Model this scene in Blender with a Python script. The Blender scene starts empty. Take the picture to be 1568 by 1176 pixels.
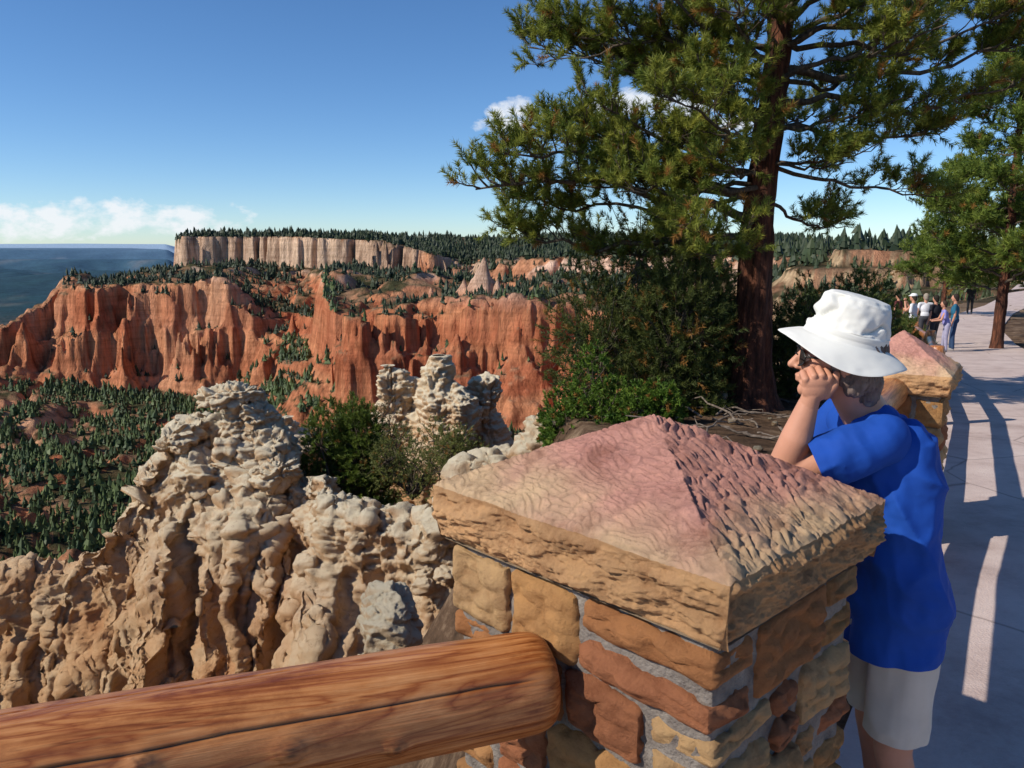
import bpy, bmesh, math
import numpy as np
from mathutils import Vector, Matrix
rng=np.random.default_rng(7)
EYE=1.8
scene=bpy.context.scene
# ------------------------------------------------------------------ noise
def _h(ix,iy,iz,seed):
    n=(ix.astype(np.int64)*374761393+iy.astype(np.int64)*668265263+iz.astype(np.int64)*2147483647+seed*974634777)&0xFFFFFFFF
    n=((n^(n>>13))*1274126177)&0xFFFFFFFF
    n=((n^(n>>16))*2246822519)&0xFFFFFFFF
    n=n^(n>>15)
    return (n&0xFFFFFF)/float(0x1000000)
def n3(x,y,z,seed=0):
    x0=np.floor(x);y0=np.floor(y);z0=np.floor(z)
    fx=x-x0;fy=y-y0;fz=z-z0
    fx=fx*fx*(3-2*fx);fy=fy*fy*(3-2*fy);fz=fz*fz*(3-2*fz)
    r=0
    for i in (0,1):
        for j in (0,1):
            for k in (0,1):
                r=r+_h(x0+i,y0+j,z0+k,seed)*(fx if i else 1-fx)*(fy if j else 1-fy)*(fz if k else 1-fz)
    return r
def n2(x,y,seed=0):
    x0=np.floor(x);y0=np.floor(y)
    fx=x-x0;fy=y-y0
    fx=fx*fx*(3-2*fx);fy=fy*fy*(3-2*fy)
    z=np.zeros_like(x0)
    return (_h(x0,y0,z,seed)*(1-fx)+_h(x0+1,y0,z,seed)*fx)*(1-fy)+(_h(x0,y0+1,z,seed)*(1-fx)+_h(x0+1,y0+1,z,seed)*fx)*fy
def fbm2(x,y,o=4,seed=0,g=.5):
    r=0;a=1;t=0
    for i in range(o):
        r=r+a*n2(x,y,seed+i);t+=a;a*=g;x=x*2.03+5.1;y=y*2.03+1.7
    return r/t*2-1
def fbm3(x,y,z,o=4,seed=0,g=.5):
    r=0;a=1;t=0
    for i in range(o):
        r=r+a*n3(x,y,z,seed+i);t+=a;a*=g;x=x*2.03+5.1;y=y*2.03+1.7;z=z*2.03+3.3
    return r/t*2-1
def worley(x,y,z,seed=0):
    x0=np.floor(x);y0=np.floor(y);z0=np.floor(z)
    f1=np.full(x.shape,9.);f2=np.full(x.shape,9.)
    for i in (-1,0,1):
        for j in (-1,0,1):
            for k in (-1,0,1):
                a=x0+i;b=y0+j;c=z0+k
                d=np.sqrt((a+_h(a,b,c,seed)-x)**2+(b+_h(a,b,c,seed+11)-y)**2+(c+_h(a,b,c,seed+23)-z)**2)
                m=d<f1
                f2=np.where(m,f1,np.minimum(f2,d));f1=np.where(m,d,f1)
    return f1,f2
def sstep(a,b,x):
    t=np.clip((x-a)/(b-a),0,1);return t*t*(3-2*t)
# ------------------------------------------------------------------ mesh helpers
def link(o,parent=None):
    scene.collection.objects.link(o)
    if parent is not None:o.parent=parent
    return o
def empty(name,loc=(0,0,0)):
    o=bpy.data.objects.new(name,None);o.empty_display_size=.2;link(o);return o
def mesh_obj(name,V,F,mat,parent=None,smooth=True,col=None):
    V=np.ascontiguousarray(np.asarray(V,dtype=np.float32).reshape(-1,3));F=np.ascontiguousarray(np.asarray(F,dtype=np.int32))
    k=F.shape[1]
    me=bpy.data.meshes.new(name)
    me.vertices.add(len(V));me.vertices.foreach_set('co',V.ravel())
    me.loops.add(F.size);me.loops.foreach_set('vertex_index',F.ravel())
    me.polygons.add(len(F));me.polygons.foreach_set('loop_start',np.arange(0,F.size,k,dtype=np.int32))
    me.polygons.foreach_set('loop_total',np.full(len(F),k,dtype=np.int32))
    me.update(calc_edges=True)
    me.polygons.foreach_set('use_smooth',np.full(len(F),smooth))
    if col is not None:
        at=me.color_attributes.new('Col','FLOAT_COLOR','POINT')
        c=np.ones((len(V),4),dtype=np.float32);c[:,:3]=col
        at.data.foreach_set('color',c.ravel())
    if mat:me.materials.append(mat)
    o=bpy.data.objects.new(name,me);link(o,parent);return o
def grid_faces(nu,nv,wrapv=False,off=0,flip=False):
    i=np.arange(nu-1)[:,None];j=np.arange(nv if wrapv else nv-1)[None,:]
    j2=(j+1)%nv
    a=i*nv+j;b=(i+1)*nv+j;c=(i+1)*nv+j2;d=i*nv+j2
    F=np.stack([a,b,c,d],-1).reshape(-1,4)+off
    return F[:,::-1] if flip else F
def grid_normals(P,wrapv=False):
    du=np.gradient(P,axis=0)
    if wrapv: dv=(np.roll(P,-1,1)-np.roll(P,1,1))
    else: dv=np.gradient(P,axis=1)
    n=np.cross(du,dv);return n/(np.linalg.norm(n,axis=-1,keepdims=True)+1e-12)
def tube(pts,rad,sides=8,off=0):
    pts=np.asarray(pts,float);rad=np.asarray(rad,float);n=len(pts)
    t=np.gradient(pts,axis=0);t/=np.linalg.norm(t,axis=1,keepdims=True)+1e-9
    ref=np.array([0,0,1.]) if abs(t[0,2])<.8 else np.array([1.,0,0])
    u=np.cross(t,ref);u/=np.linalg.norm(u,axis=1,keepdims=True)+1e-9
    v=np.cross(t,u)
    an=np.linspace(0,2*np.pi,sides,endpoint=False)
    P=pts[:,None]+rad[:,None,None]*(np.cos(an)[None,:,None]*u[:,None]+np.sin(an)[None,:,None]*v[:,None])
    return P.reshape(-1,3),grid_faces(n,sides,True,off)
class Acc:
    def __init__(s):s.V=[];s.F=[];s.n=0
    def add(s,V,F):
        V=np.asarray(V).reshape(-1,3);s.V.append(V);s.F.append(np.asarray(F)+s.n);s.n+=len(V)
    def obj(s,name,mat,parent=None,smooth=True,col=None):
        return mesh_obj(name,np.concatenate(s.V),np.concatenate(s.F),mat,parent,smooth,col)
# ------------------------------------------------------------------ materials
def newmat(name,rough=.85):
    m=bpy.data.materials.new(name);m.use_nodes=True
    nt=m.node_tree;b=nt.nodes['Principled BSDF'];b.inputs['Roughness'].default_value=rough
    b.inputs['Specular IOR Level'].default_value=.25
    return m,nt,b
def N(nt,t,**kw):
    n=nt.nodes.new(t)
    for k,v in kw.items():
        if k in n.inputs.keys(): n.inputs[k].default_value=v
        else: setattr(n,k,v)
    return n
def ramp(nt,stops):
    r=nt.nodes.new('ShaderNodeValToRGB');e=r.color_ramp.elements
    while len(e)<len(stops):e.new(.5)
    for i,(p,c) in enumerate(stops):
        e[i].position=p;e[i].color=(*c,1) if len(c)==3 else c
    return r
def coords(nt,scale=(1,1,1),out='Object'):
    tc=nt.nodes.new('ShaderNodeTexCoord');mp=nt.nodes.new('ShaderNodeMapping');mp.inputs['Scale'].default_value=scale
    nt.links.new(tc.outputs[out],mp.inputs['Vector']);return mp.outputs['Vector']
def bump(nt,b,hs,dist,strength=1.):
    bp=nt.nodes.new('ShaderNodeBump');bp.inputs['Strength'].default_value=strength;bp.inputs['Distance'].default_value=dist
    nt.links.new(hs,bp.inputs['Height'])
    nt.links.new(bp.outputs['Normal'],b.inputs['Normal']);return bp
def mixc(nt,f,a,bb,mode='MIX'):
    m=nt.nodes.new('ShaderNodeMix');m.data_type='RGBA';m.blend_type=mode
    for s,v in ((m.inputs[0],f),(m.inputs[6],a),(m.inputs[7],bb)):
        if hasattr(v,'default_value') or hasattr(v,'links'): nt.links.new(v,s)
        elif isinstance(v,(int,float)): s.default_value=v
        else: s.default_value=(*v,1)
    return m.outputs[2]
def noisemat(name,stops,scale=5,detail=6,stretch=(1,1,1),rough=.85,bscale=30,bdist=.01,bstr=.6,rgh=.6,spec=.25):
    m,nt,b=newmat(name,rough);b.inputs['Specular IOR Level'].default_value=spec
    v=coords(nt,stretch)
    n=N(nt,'ShaderNodeTexNoise',Scale=scale,Detail=detail,Roughness=rgh);nt.links.new(v,n.inputs['Vector'])
    r=ramp(nt,stops);nt.links.new(n.outputs['Fac'],r.inputs['Fac']);nt.links.new(r.outputs['Color'],b.inputs['Base Color'])
    n2_=N(nt,'ShaderNodeTexNoise',Scale=bscale,Detail=6,Roughness=.65);nt.links.new(v,n2_.inputs['Vector'])
    bump(nt,b,n2_.outputs['Fac'],bdist,bstr)
    return m
def foliage_mat(name,tr_=.35):
    m,nt,b=newmat(name,.6);b.inputs['Specular IOR Level'].default_value=.3
    at=nt.nodes.new('ShaderNodeVertexColor');at.layer_name='Col'
    nt.links.new(at.outputs['Color'],b.inputs['Base Color'])
    if tr_>0:
        tr=nt.nodes.new('ShaderNodeBsdfTranslucent');nt.links.new(at.outputs['Color'],tr.inputs['Color'])
        mx=nt.nodes.new('ShaderNodeMixShader');mx.inputs[0].default_value=tr_
        nt.links.new(b.outputs[0],mx.inputs[1]);nt.links.new(tr.outputs[0],mx.inputs[2])
        nt.links.new(mx.outputs[0],nt.nodes['Material Output'].inputs['Surface'])
    return m
FOL=foliage_mat('needles');FOLD=foliage_mat('distant_needles',0)
BARK=noisemat('bark',[(.3,(.022,.012,.008)),(.52,(.10,.036,.02)),(.75,(.24,.09,.045))],scale=6,stretch=(3,3,.6),bscale=9,bdist=.06,bstr=1)
BARKG=noisemat('grey_bark',[(.3,(.04,.028,.02)),(.7,(.16,.125,.09))],scale=8,stretch=(3,3,.7),bscale=12,bdist=.02,bstr=1)
# ------------------------------------------------------------------ terrain
def ground(x,y):
    return -.07*np.clip(y-4,0,23)-.03*np.clip(y-27,0,30)+.003*np.clip(y-57,0,400)
RIM=np.array([(-60,-24),(-8,-1.9),(-.9,1.45),(0.0,2.3),(.7,3.2),(1.2,5),(1.1,8),(.7,10.5),(1.0,12.6),(3.2,14.2),(6,18),(9,25),(15,40),(34,60),(72,105),(140,200),(230,330),(290,425),(240,440),(178,436),(400,1000),(1500,3600)],float)
POLY=np.vstack([RIM,[(9000,3600),(9000,-3000),(-60,-3000)]])
def inpoly(x,y,P):
    r=np.zeros(x.shape,bool)
    for i in range(len(P)):
        x1,y1=P[i];x2,y2=P[(i+1)%len(P)]
        if y1==y2:continue
        c=((y1>y)!=(y2>y))&(x<(x2-x1)*(y-y1)/(y2-y1)+x1)
        r^=c
    return r
def polydist(x,y,P):
    d=np.full(x.shape,1e9)
    for i in range(len(P)-1):
        ax,ay=P[i];bx,by=P[i+1];vx,vy=bx-ax,by-ay
        t=np.clip(((x-ax)*vx+(y-ay)*vy)/(vx*vx+vy*vy),0,1)
        d=np.minimum(d,np.hypot(x-ax-t*vx,y-ay-t*vy))
    return d
PR={
-1.2:[(30,-30),(300,-135),(500,-190),(800,-190),(860,-180),(1100,-230),(1200,-250),(2000,-330),(3500,-350)],
-.66:[(30,-30),(300,-134),(500,-186),(820,-135),(900,-94),(1050,-130),(1200,-200),(2000,-330),(3500,-350)],
-.585:[(30,-30),(300,-132),(500,-186),(825,-142),(920,-76),(1080,-110),(1230,-180),(2000,-330),(3500,-350)],
-.545:[(30,-30),(300,-132),(500,-186),(830,-152),(940,-50),(1150,-62),(1330,-120),(2000,-330),(3500,-350)],
-.45:[(30,-30),(300,-125),(500,-178),(825,-158),(940,-45),(1270,-40),(1330,-62),(2000,-330),(3500,-350)],
-.425:[(30,-30),(300,-120),(500,-172),(820,-158),(935,-44),(1275,-38),(1330,-45),(1600,-200),(3500,-350)],
-.412:[(30,-30),(300,-120),(500,-170),(815,-158),(930,-44),(1275,-36),(1298,14),(1450,8),(3500,-350)],
-.355:[(30,-30),(280,-110),(480,-150),(800,-154),(915,-46),(1258,-34),(1282,13),(1700,10),(3500,0)],
-.31:[(30,-30),(260,-100),(430,-132),(690,-140),(950,-74),(1240,-32),(1262,13),(1700,12),(3500,8)],
-.25:[(30,-30),(250,-95),(400,-120),(590,-128),(900,-84),(1195,-34),(1218,12),(1700,14),(3500,10)],
-.232:[(30,-30),(250,-92),(400,-118),(545,-128),(655,-46),(1180,-35),(1204,10),(1700,14),(3500,10)],
-.15:[(30,-30),(250,-90),(400,-116),(520,-126),(620,-41),(1130,-36),(1155,6),(1700,15),(3500,10)],
-.085:[(30,-30),(250,-90),(400,-116),(505,-126),(605,-42),(1080,-40),(1104,-14),(1600,16),(3500,12)],
-.05:[(30,-30),(250,-90),(400,-114),(495,-124),(600,-42),(1040,-46),(1200,-20),(1600,16),(3500,12)],
.054:[(30,-30),(220,-80),(380,-105),(480,-116),(580,-46),(900,-42),(1100,-15),(1500,14),(3500,12)],
.177:[(30,-28),(200,-60),(320,-80),(420,-90),(520,-42),(800,-35),(1000,-10),(1500,12),(3500,10)],
.36:[(30,-22),(100,-26),(200,-28),(300,-27),(425,-20),(445,-12),(560,-8),(1500,8),(3500,8)],
.7:[(30,-20),(100,-24),(200,-26),(300,-24),(430,-20),(445,-10),(560,-8),(1500,8),(3500,8)],
1.6:[(30,-20),(100,-24),(200,-26),(300,-24),(430,-20),(445,-10),(560,-8),(1500,8),(3500,8)]}
PA=np.array(sorted(PR));PD=np.array([PR[a] for a in PA])
SPIRES=[(-.036,640,-8,15),(-.018,632,-23,11),(-.060,650,-24,14),(-.10,640,-32,10),(.03,610,-36,9),(-.40,960,-34,12),(-.47,955,-34,12),(-.11,560,-60,8),(-.07,545,-56,9),(.01,540,-52,10),(-.17,575,-62,9),(-.085,585,-42,11),(-.045,570,-44,10),(-.135,590,-46,9),(-.2,610,-50,10)]
def H(x,y):
    yy=np.maximum(y,8.)
    w1=fbm2(x/170,y/170,3,3);w2=fbm2(x/55,y/55,3,9);w3=1-np.abs(fbm2(x/26,y/26,3,19))*2.5
    w4=fbm2(x/7,y/7,3,29);w6=np.abs(fbm2(x/12,y/12,2,37))
    amp=sstep(150,520,yy)
    a=x/yy
    a=a+amp*.016*fbm2(x/90+7,y/90,3,41)
    w5=1-np.abs(fbm2(x/75+3,y/75,2,77))*2.6
    gul=np.exp(-(fbm2(x/62+1.3,y/150,3,179)/.09)**2)
    yw=yy+amp*(58*w1+36*w2+30*w5+17*w3+8*w4-20*w6-46*gul)*np.where(yy>1130,.5,1)
    A=np.clip(a,PA[0],PA[-1])
    Yb=[np.interp(A,PA,PD[:,i,0]) for i in range(9)];Zb=[np.interp(A,PA,PD[:,i,1]) for i in range(9)]
    hv=fbm2(x/110+3,y/110,3,143)
    Zb[4]=Zb[4]+18*hv*(A<.3)
    z=Zb[0].copy();q=np.clip(.5+.9*fbm2(x/60,y/60,2,147),0,1)
    for i in range(8):
        t=np.clip((yw-Yb[i])/(Yb[i+1]-Yb[i]),0,1)
        if i==3:
            ta=np.interp(t,[0,.42,.50,.66,.72,1],[0,.22,.60,.70,.95,1]);tb=np.interp(t,[0,.30,.42,.62,.80,.86,1],[0,.14,.42,.52,.66,.92,1])
            t=ta*q+tb*(1-q)
        if i==5: t=sstep(.15,.85,t)
        m=yw>=Yb[i]
        z=np.where(m,Zb[i]+(Zb[i+1]-Zb[i])*t,z)
    benchy=sstep(0,60,yw-Yb[4])*sstep(0,60,Yb[5]-yw)
    z=z+benchy*(A<.3)*(24*fbm2(x/95,y/95,3,51)-14*np.abs(fbm2(x/40,y/40,3,53)))
    fl=sstep(60,200,yy)*sstep(20,90,Yb[3]-yw)
    z=z+fl*(12*fbm2(x/80,y/80,4,61)-9*np.abs(fbm2(x/35,y/35,3,66)))
    for (sa,sy,sz,sr) in SPIRES:
        d=np.hypot(x-sa*sy,y-sy);dd=np.maximum(d+3.5*w4-5*w6+2,0)
        z=np.maximum(z,np.where(d<70,sz-dd*2.2+np.clip(dd-sr,0,99)*1.1,-999))
    inc=sstep(-6,4,yw-Yb[3])*sstep(25,5,yw-Yb[4])
    z=z+inc*(.8*np.sin(z*2*np.pi/13+w1*6)+.5*np.sin(z*2*np.pi/5.7+w2*4))
    lft=sstep(-.405,-.43,x/yy)
    far=sstep(4600,6800,yy)*sstep(15000,11500,yy)
    z=z+np.where(yy>4000,far*lft*(150*sstep(-.25,.3,fbm2(x/2100+2,y/2300,4,71))),0)
    far1=sstep(14000,17000,yy)*sstep(30000,24000,yy);z=z+far1*lft*(265*sstep(-.5,.35,fbm2(x/3600+9,y/7000,4,75)))
    far2=sstep(34000,44000,yy);z=z+far2*lft*(420+170*fbm2(x/12000+3,y/20000,3,72))
    zc=z+EYE
    ins=inpoly(x,y,POLY);dw=polydist(x,y,RIM)
    g=ground(x,y)
    near=sstep(200,60,yy)
    wn=fbm2(x/2.2,y/2.2,4,81);wf=fbm2(x/14,y/14,4,83)
    dd=np.maximum(dw+(np.where(dw>.6,wn*.5,0))*near+np.where(yy>60,wf*5,0),0)
    drop=np.where(dd<30,dd*1.7,51+(dd-30)*.9)
    out=np.maximum(g-drop,zc)
    out=np.where(dw<.05,g,out)
    pin=g+np.where(yy<140,(.10*wn+.05*fbm2(x/.5,y/.5,3,85))*sstep(.3,2.5,dw),0)+np.where(yy>140,1.8*wf,0)
    return np.where(ins,pin,out)
def terrain_cols(x,y,z,sl):
    yy=np.maximum(y,1);zr=z-EYE
    nA=fbm2(x/40,y/40,4,91);nB=fbm2(x/9,y/9,3,95);nC=fbm2(x/150,y/150,3,97)
    zz=zr+5*nA
    def C(r,g,b):return np.array([r,g,b])
    band=np.clip(.5+.9*fbm2(zz/9,nC*1.5,3,5),0,1);band2=np.clip(.5+.9*fbm2(zz/3.2,nC*2,2,6),0,1)
    red=C(.45,.145,.07)+(C(.64,.29,.145)-C(.45,.145,.07))*band[...,None]
    red=red+(C(.72,.42,.25)-red)*(np.clip(nC*1.8+.10,0,.75))[...,None]
    red=red*(.80+.28*band2[...,None])
    pale=sstep(-46,-24,zr)*(yy<1000)*.85
    red=red+(C(.74,.52,.39)-red)*pale[...,None]
    mesa=(C(.42,.27,.185)+(C(.64,.45,.31)-C(.42,.27,.185))*np.clip(.5+nC*1.5+nB*.5,0,1)[...,None])*(0.75+.35*band2[...,None])
    ism=(sstep(-46,-36,zr)*sstep(1020,1080,yy))[...,None]
    cliff=red+(mesa-red)*ism
    tancl=C(.62,.44,.26)
    cliff=np.where((yy<560)[...,None]&(x/yy>.25)[...,None]&(yy>60)[...,None],tancl*(.75+.35*band2[...,None]),cliff)
    veg=C(.06,.06,.028)+(C(.27,.17,.10)-C(.06,.06,.028))*np.clip(.36+1.3*nB+nA*.8,0,1)[...,None]
    scree=C(.50,.24,.135)
    cl=sstep(.62,1.05,sl)[...,None]
    scr=(sstep(.30,.6,sl)*np.clip(.5+1.5*nA,0,1))[...,None]
    base=veg+(scree-veg)*scr*.9
    c=base+(cliff-base)*cl
    nearm=(yy<60)
    nc=C(.30,.19,.12)+(C(.42,.30,.2)-C(.30,.19,.12))*np.clip(.5+nB,0,1)[...,None]
    c=np.where(nearm[...,None],nc,c)
    f=(sstep(2000,4500,yy))[...,None]
    pn=fbm2(x/500,y/1000,5,99);pf=fbm2(x/120,y/220,3,98)
    plain=C(.012,.036,.030)*(1+.6*pf[...,None])+(C(.16,.14,.10)-C(.012,.036,.030))*np.clip(pn*2.6-.7,0,1)[...,None]
    c=c*(1-f)+plain*f
    hz=(1-np.exp(-np.maximum(yy-1200,0)/21000.))[...,None]  # aerial haze painted into the terrain albedo, stronger with distance
    haze_c=C(.12,.24,.40)+(C(.36,.50,.66)-C(.12,.24,.40))*sstep(12000,40000,yy)[...,None]
    c=c*(1-hz)+haze_c*hz
    return np.clip(c,0.01,.9)
def terrain_mat():
    m,nt,b=newmat('terrain_rock',.95);b.inputs['Specular IOR Level'].default_value=.05
    at=nt.nodes.new('ShaderNodeVertexColor');at.layer_name='Col'
    v=coords(nt,(.12,.12,.02));n=N(nt,'ShaderNodeTexNoise',Scale=1.,Detail=8,Roughness=.65);nt.links.new(v,n.inputs['Vector'])
    r=ramp(nt,[(.3,(.48,.42,.40)),(.5,(1,1,1)),(.72,(1.3,1.27,1.25))]);nt.links.new(n.outputs['Fac'],r.inputs['Fac'])
    v2=coords(nt,(.012,.012,.22));n2_=N(nt,'ShaderNodeTexNoise',Scale=1.,Detail=5,Roughness=.7);nt.links.new(v2,n2_.inputs['Vector'])
    r2=ramp(nt,[(.35,(.80,.76,.74)),(.5,(1,1,1)),(.65,(1.12,1.12,1.15))]);nt.links.new(n2_.outputs['Fac'],r2.inputs['Fac'])
    c=mixc(nt,1.,at.outputs['Color'],r.outputs['Color'],'MULTIPLY');c=mixc(nt,1.,c,r2.outputs['Color'],'MULTIPLY')
    nt.links.new(c,b.inputs['Base Color'])
    v3=coords(nt,(.25,.25,.10));n3_=N(nt,'ShaderNodeTexNoise',Scale=1.,Detail=9,Roughness=.7);nt.links.new(v3,n3_.inputs['Vector'])
    bump(nt,b,n3_.outputs['Fac'],5.,1.)
    return m
def near_mat():
    m,nt,b=newmat('rim_soil',.95);b.inputs['Specular IOR Level'].default_value=.1
    v=coords(nt);n=N(nt,'ShaderNodeTexNoise',Scale=1.9,Detail=10,Roughness=.75);nt.links.new(v,n.inputs['Vector'])
    r=ramp(nt,[(.32,(.05,.032,.02)),(.5,(.14,.085,.052)),(.68,(.36,.25,.16))]);nt.links.new(n.outputs['Fac'],r.inputs['Fac'])
    nt.links.new(r.outputs['Color'],b.inputs['Base Color'])
    n2_=N(nt,'ShaderNodeTexNoise',Scale=14,Detail=8,Roughness=.75);nt.links.new(v,n2_.inputs['Vector'])
    bump(nt,b,n2_.outputs['Fac'],.08,1)
    return m
TM=terrain_mat()
a=np.linspace(-.86,.96,1120)
Y=np.concatenate([np.geomspace(42,470,150,endpoint=False),np.arange(470,1000,2.0),np.arange(1000,1350,2.8),np.geomspace(1350,90000,250)])
AA,YY=np.meshgrid(a,Y,indexing='ij')
X=AA*YY;Z=H(X,YY)
dzy=np.gradient(Z,axis=1)/np.gradient(YY,axis=1);dzx=np.gradient(Z,axis=0)/np.gradient(X,axis=0)
sl=np.hypot(dzx,dzy)
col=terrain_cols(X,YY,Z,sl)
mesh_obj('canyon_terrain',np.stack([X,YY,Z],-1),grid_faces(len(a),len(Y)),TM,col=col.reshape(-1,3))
gx=np.concatenate([np.arange(-45,-6,.6),np.arange(-6,22,.16),np.arange(22,75,.6)]);gy=np.concatenate([np.arange(-30,-1,.6),np.arange(-1,28,.16),np.arange(28,46,.5)])
GX,GY=np.meshgrid(gx,gy,indexing='ij');GZ=H(GX,GY)-.02
mesh_obj('ground',np.stack([GX,GY,GZ],-1),grid_faces(len(gx),len(gy)),near_mat())
# ------------------------------------------------------------------ distant forest
def forest(name,n,amin,amax,ymin,ymax,hmin,hmax,maxsl,thr,seed,cols=((.012,.024,.010),(.035,.052,.018))):
    r=np.random.default_rng(seed)
    a_=r.uniform(amin,amax,n);y=r.uniform(ymin,ymax,n)
    x=a_*y;z=H(x,y);e=2.5
    s=np.hypot((H(x+e,y)-z)/e,(H(x,y+e)-z)/e)
    k=(s<maxsl)&(fbm2(x/45,y/45,3,123)+.5*fbm2(x/14,y/14,2,125)+.3*r.uniform(-1,1,n)+thr>0)
    x,y,z=x[k],y[k],z[k];m=len(x)
    h=r.uniform(hmin,hmax,m)*(0.42+.95*r.random(m)**1.7);w=h*r.uniform(.17,.42,m)
    ns=6;tiers=3
    V=np.zeros((m,tiers,ns+1,3));an=np.linspace(0,2*np.pi,ns,endpoint=False)
    for t in range(tiers):
        zb=(.06+.27*t);zt=min(1.,zb+.52);rr=(1-.25*t)
        jit=r.uniform(.5,1.3,(m,ns));ph=r.uniform(0,6.28,m)[:,None]
        V[:,t,:ns,0]=x[:,None]+w[:,None]*rr*jit*np.cos(an+ph);V[:,t,:ns,1]=y[:,None]+w[:,None]*rr*jit*np.sin(an+ph)
        V[:,t,:ns,2]=z[:,None]+h[:,None]*(zb+r.uniform(-.08,.08,(m,ns)))
        V[:,t,ns,0]=x+w*r.uniform(-.2,.2,m);V[:,t,ns,1]=y;V[:,t,ns,2]=z+h*zt
    b=(np.arange(m*tiers)*(ns+1))[:,None]
    j=np.arange(ns)[None];F=np.stack([b+j,b+(j+1)%ns,np.broadcast_to(b+ns,(m*tiers,ns))],-1).reshape(-1,3)
    q=r.random(m)[:,None];c=np.array(cols[0])*(1-q)+np.array(cols[1])*q
    c=np.repeat(c,tiers*(ns+1),0)
    return V.reshape(-1,3),F,c
def add_forest(parts):
    V=[];F=[];C=[];n=0
    for v,f,c in parts:
        V.append(v);F.append(f+n);C.append(c);n+=len(v)
    mesh_obj('distant_pine_forest',np.concatenate(V),np.concatenate(F),FOLD,smooth=False,col=np.concatenate(C))
GRN=((.028,.052,.016),(.09,.125,.034))
P=[forest('f',15000,-.78,-.22,250,860,4.5,10.5,.85,.22,1,GRN),
   forest('f',2500,-.25,.05,250,560,4,8,.7,.15,21,GRN),
   forest('f',7000,-.42,.36,1140,1500,9,14,.6,.25,2),
   forest('f',8000,-.09,.36,640,1500,8,13,.7,.3,3),
   forest('f',7500,-.56,-.05,820,1280,6,10,.75,.2,4),
   forest('f',2500,-.30,.05,560,800,4,7,.6,.0,9),
   forest('f',3000,.3,.8,440,1300,8,13,.7,.25,5),
   forest('f',900,.3,.75,110,430,4,8,.8,.25,6,((.03,.045,.02),(.07,.09,.035))),
   forest('f',1200,-.9,-.5,880,2200,6,10,.7,.3,8)]
add_forest(P)
# ------------------------------------------------------------------ near limestone spur
def rockdisp(P,Nn,k=1.,big=1.):
    x,y,z=P[...,0],P[...,1],P[...,2]
    cz=.40+.60*sstep(-6.4,-4.4,z-EYE)
    wx=fbm3(x/.5,y/.5,z/.5,2,5)*.5
    d=big*.42*fbm3(x/1.2,y/1.2,z/1.3,3,201)
    d+=.46*(.22-np.abs(fbm3(x/.5,y/.5,z/.36,4,211,.55)))*cz
    d+=.10*fbm3(x/.22,y/.22,z/.16,5,213,.65)*cz
    d-=.15*np.exp(-(fbm3(x/.7,y/.7,z/2.6,2,217)/.05)**2)*big
    sz=z/.27+1.1*fbm3(x/.9,y/.9,z/.9,3,219);st=sz-np.floor(sz)
    d+=.075*(st-.5)*cz-.06*sstep(.9,1.,st)*cz
    f1,f2=worley(x/.30+wx,y/.30,z/.20+wx,221)
    d+=cz*(-.05*np.clip(.14-(f2-f1),0,1)/.14)
    g1,g2=worley(x/.09+wx*2,y/.09,z/.075+wx,223)
    d+=.026*(np.clip(1-g1,0,1)-.45)
    d+=.035*fbm3(x/.06,y/.06,z/.05,3,231,.65)
    return P+Nn*(d*k)[...,None]
CR=np.array([(3.2,12.0,-2.1),(1.6,12.5,-2.6),(.6,13,-3.1),(-.5,13.5,-3.85),(-1.4,13,-4.35),(-2.1,13.4,-4.65),(-2.9,13.6,-4.85),(-3.5,14.2,-5.0),(-4.1,15.3,-4.6),(-4.7,16.1,-3.9),(-5.2,16.4,-3.4),(-5.6,16.6,-3.25),(-6.3,16.9,-3.6),(-7.0,16.6,-3.85),(-7.5,16.4,-4.4),(-7.9,16.2,-5.0),(-8.5,16,-5.8),(-9.2,16,-6.5),(-10.3,16,-6.6),(-11.2,16,-6.95),(-14,15.5,-8.2),(-18,15,-10)],float)
cl=np.concatenate([[0],np.cumsum(np.linalg.norm(np.diff(CR,axis=0),axis=1))])
ts=np.arange(0,cl[-1]-3,.032)
Cc=np.stack([np.interp(ts,cl,CR[:,i]) for i in range(3)],-1)
ker=np.hanning(21);ker/=ker.sum()
for i in range(3):
    pad=np.pad(Cc[:,i],10,'edge');Cc[:,i]=np.convolve(pad,ker,'valid')
Cc[:,2]+=.50*fbm2(ts/.9,ts*0,2,301)+.30*fbm2(ts/.33,ts*0,3,302)+.1
cs=np.array([(-7,-13),(-3.2,-7),(-1.5,-3.2),(-.95,-1.3),(-.6,-.3),(0,0),(.45,-.15),(.62,-.9),(.8,-1.4),(1.3,-2.0),(2.3,-3.8),(3.3,-5.4),(5.2,-7.6),(8,-10)],float)
ce=np.concatenate([[0],np.cumsum(np.linalg.norm(np.diff(cs,axis=0),axis=1))])
es=np.concatenate([np.arange(0,ce[4]-.5,.12),np.arange(ce[4]-.5,ce[12]-1,.028),np.arange(ce[12]-1,ce[13],.15)])
hh=np.interp(es,ce,cs[:,0]);zz=np.interp(es,ce,cs[:,1])
T,E=np.meshgrid(ts,es,indexing='ij')
S=np.zeros(T.shape+(3,))
rib=fbm2(T/1.9,E*.10,2,311)*1.0+(1-np.abs(fbm2(T/.75,E*.15,2,312))*2.4)*.42+(1-np.abs(fbm2(T/.3,E*.3,2,314))*2.4)*.15
face=sstep(0,1.8,np.abs(hh))[None]
S[...,0]=Cc[:,None,0]+.12*hh[None]+.25*fbm2(T/.8,E/.8,2,318)
S[...,1]=Cc[:,None,1]-hh[None]-rib*face*np.sign(hh)[None]
zfade=np.exp(-np.abs(hh)/1.2)[None]
base_=np.stack([np.convolve(np.pad(Cc[:,2],30,'edge'),np.ones(61)/61,'valid')],-1)
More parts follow.
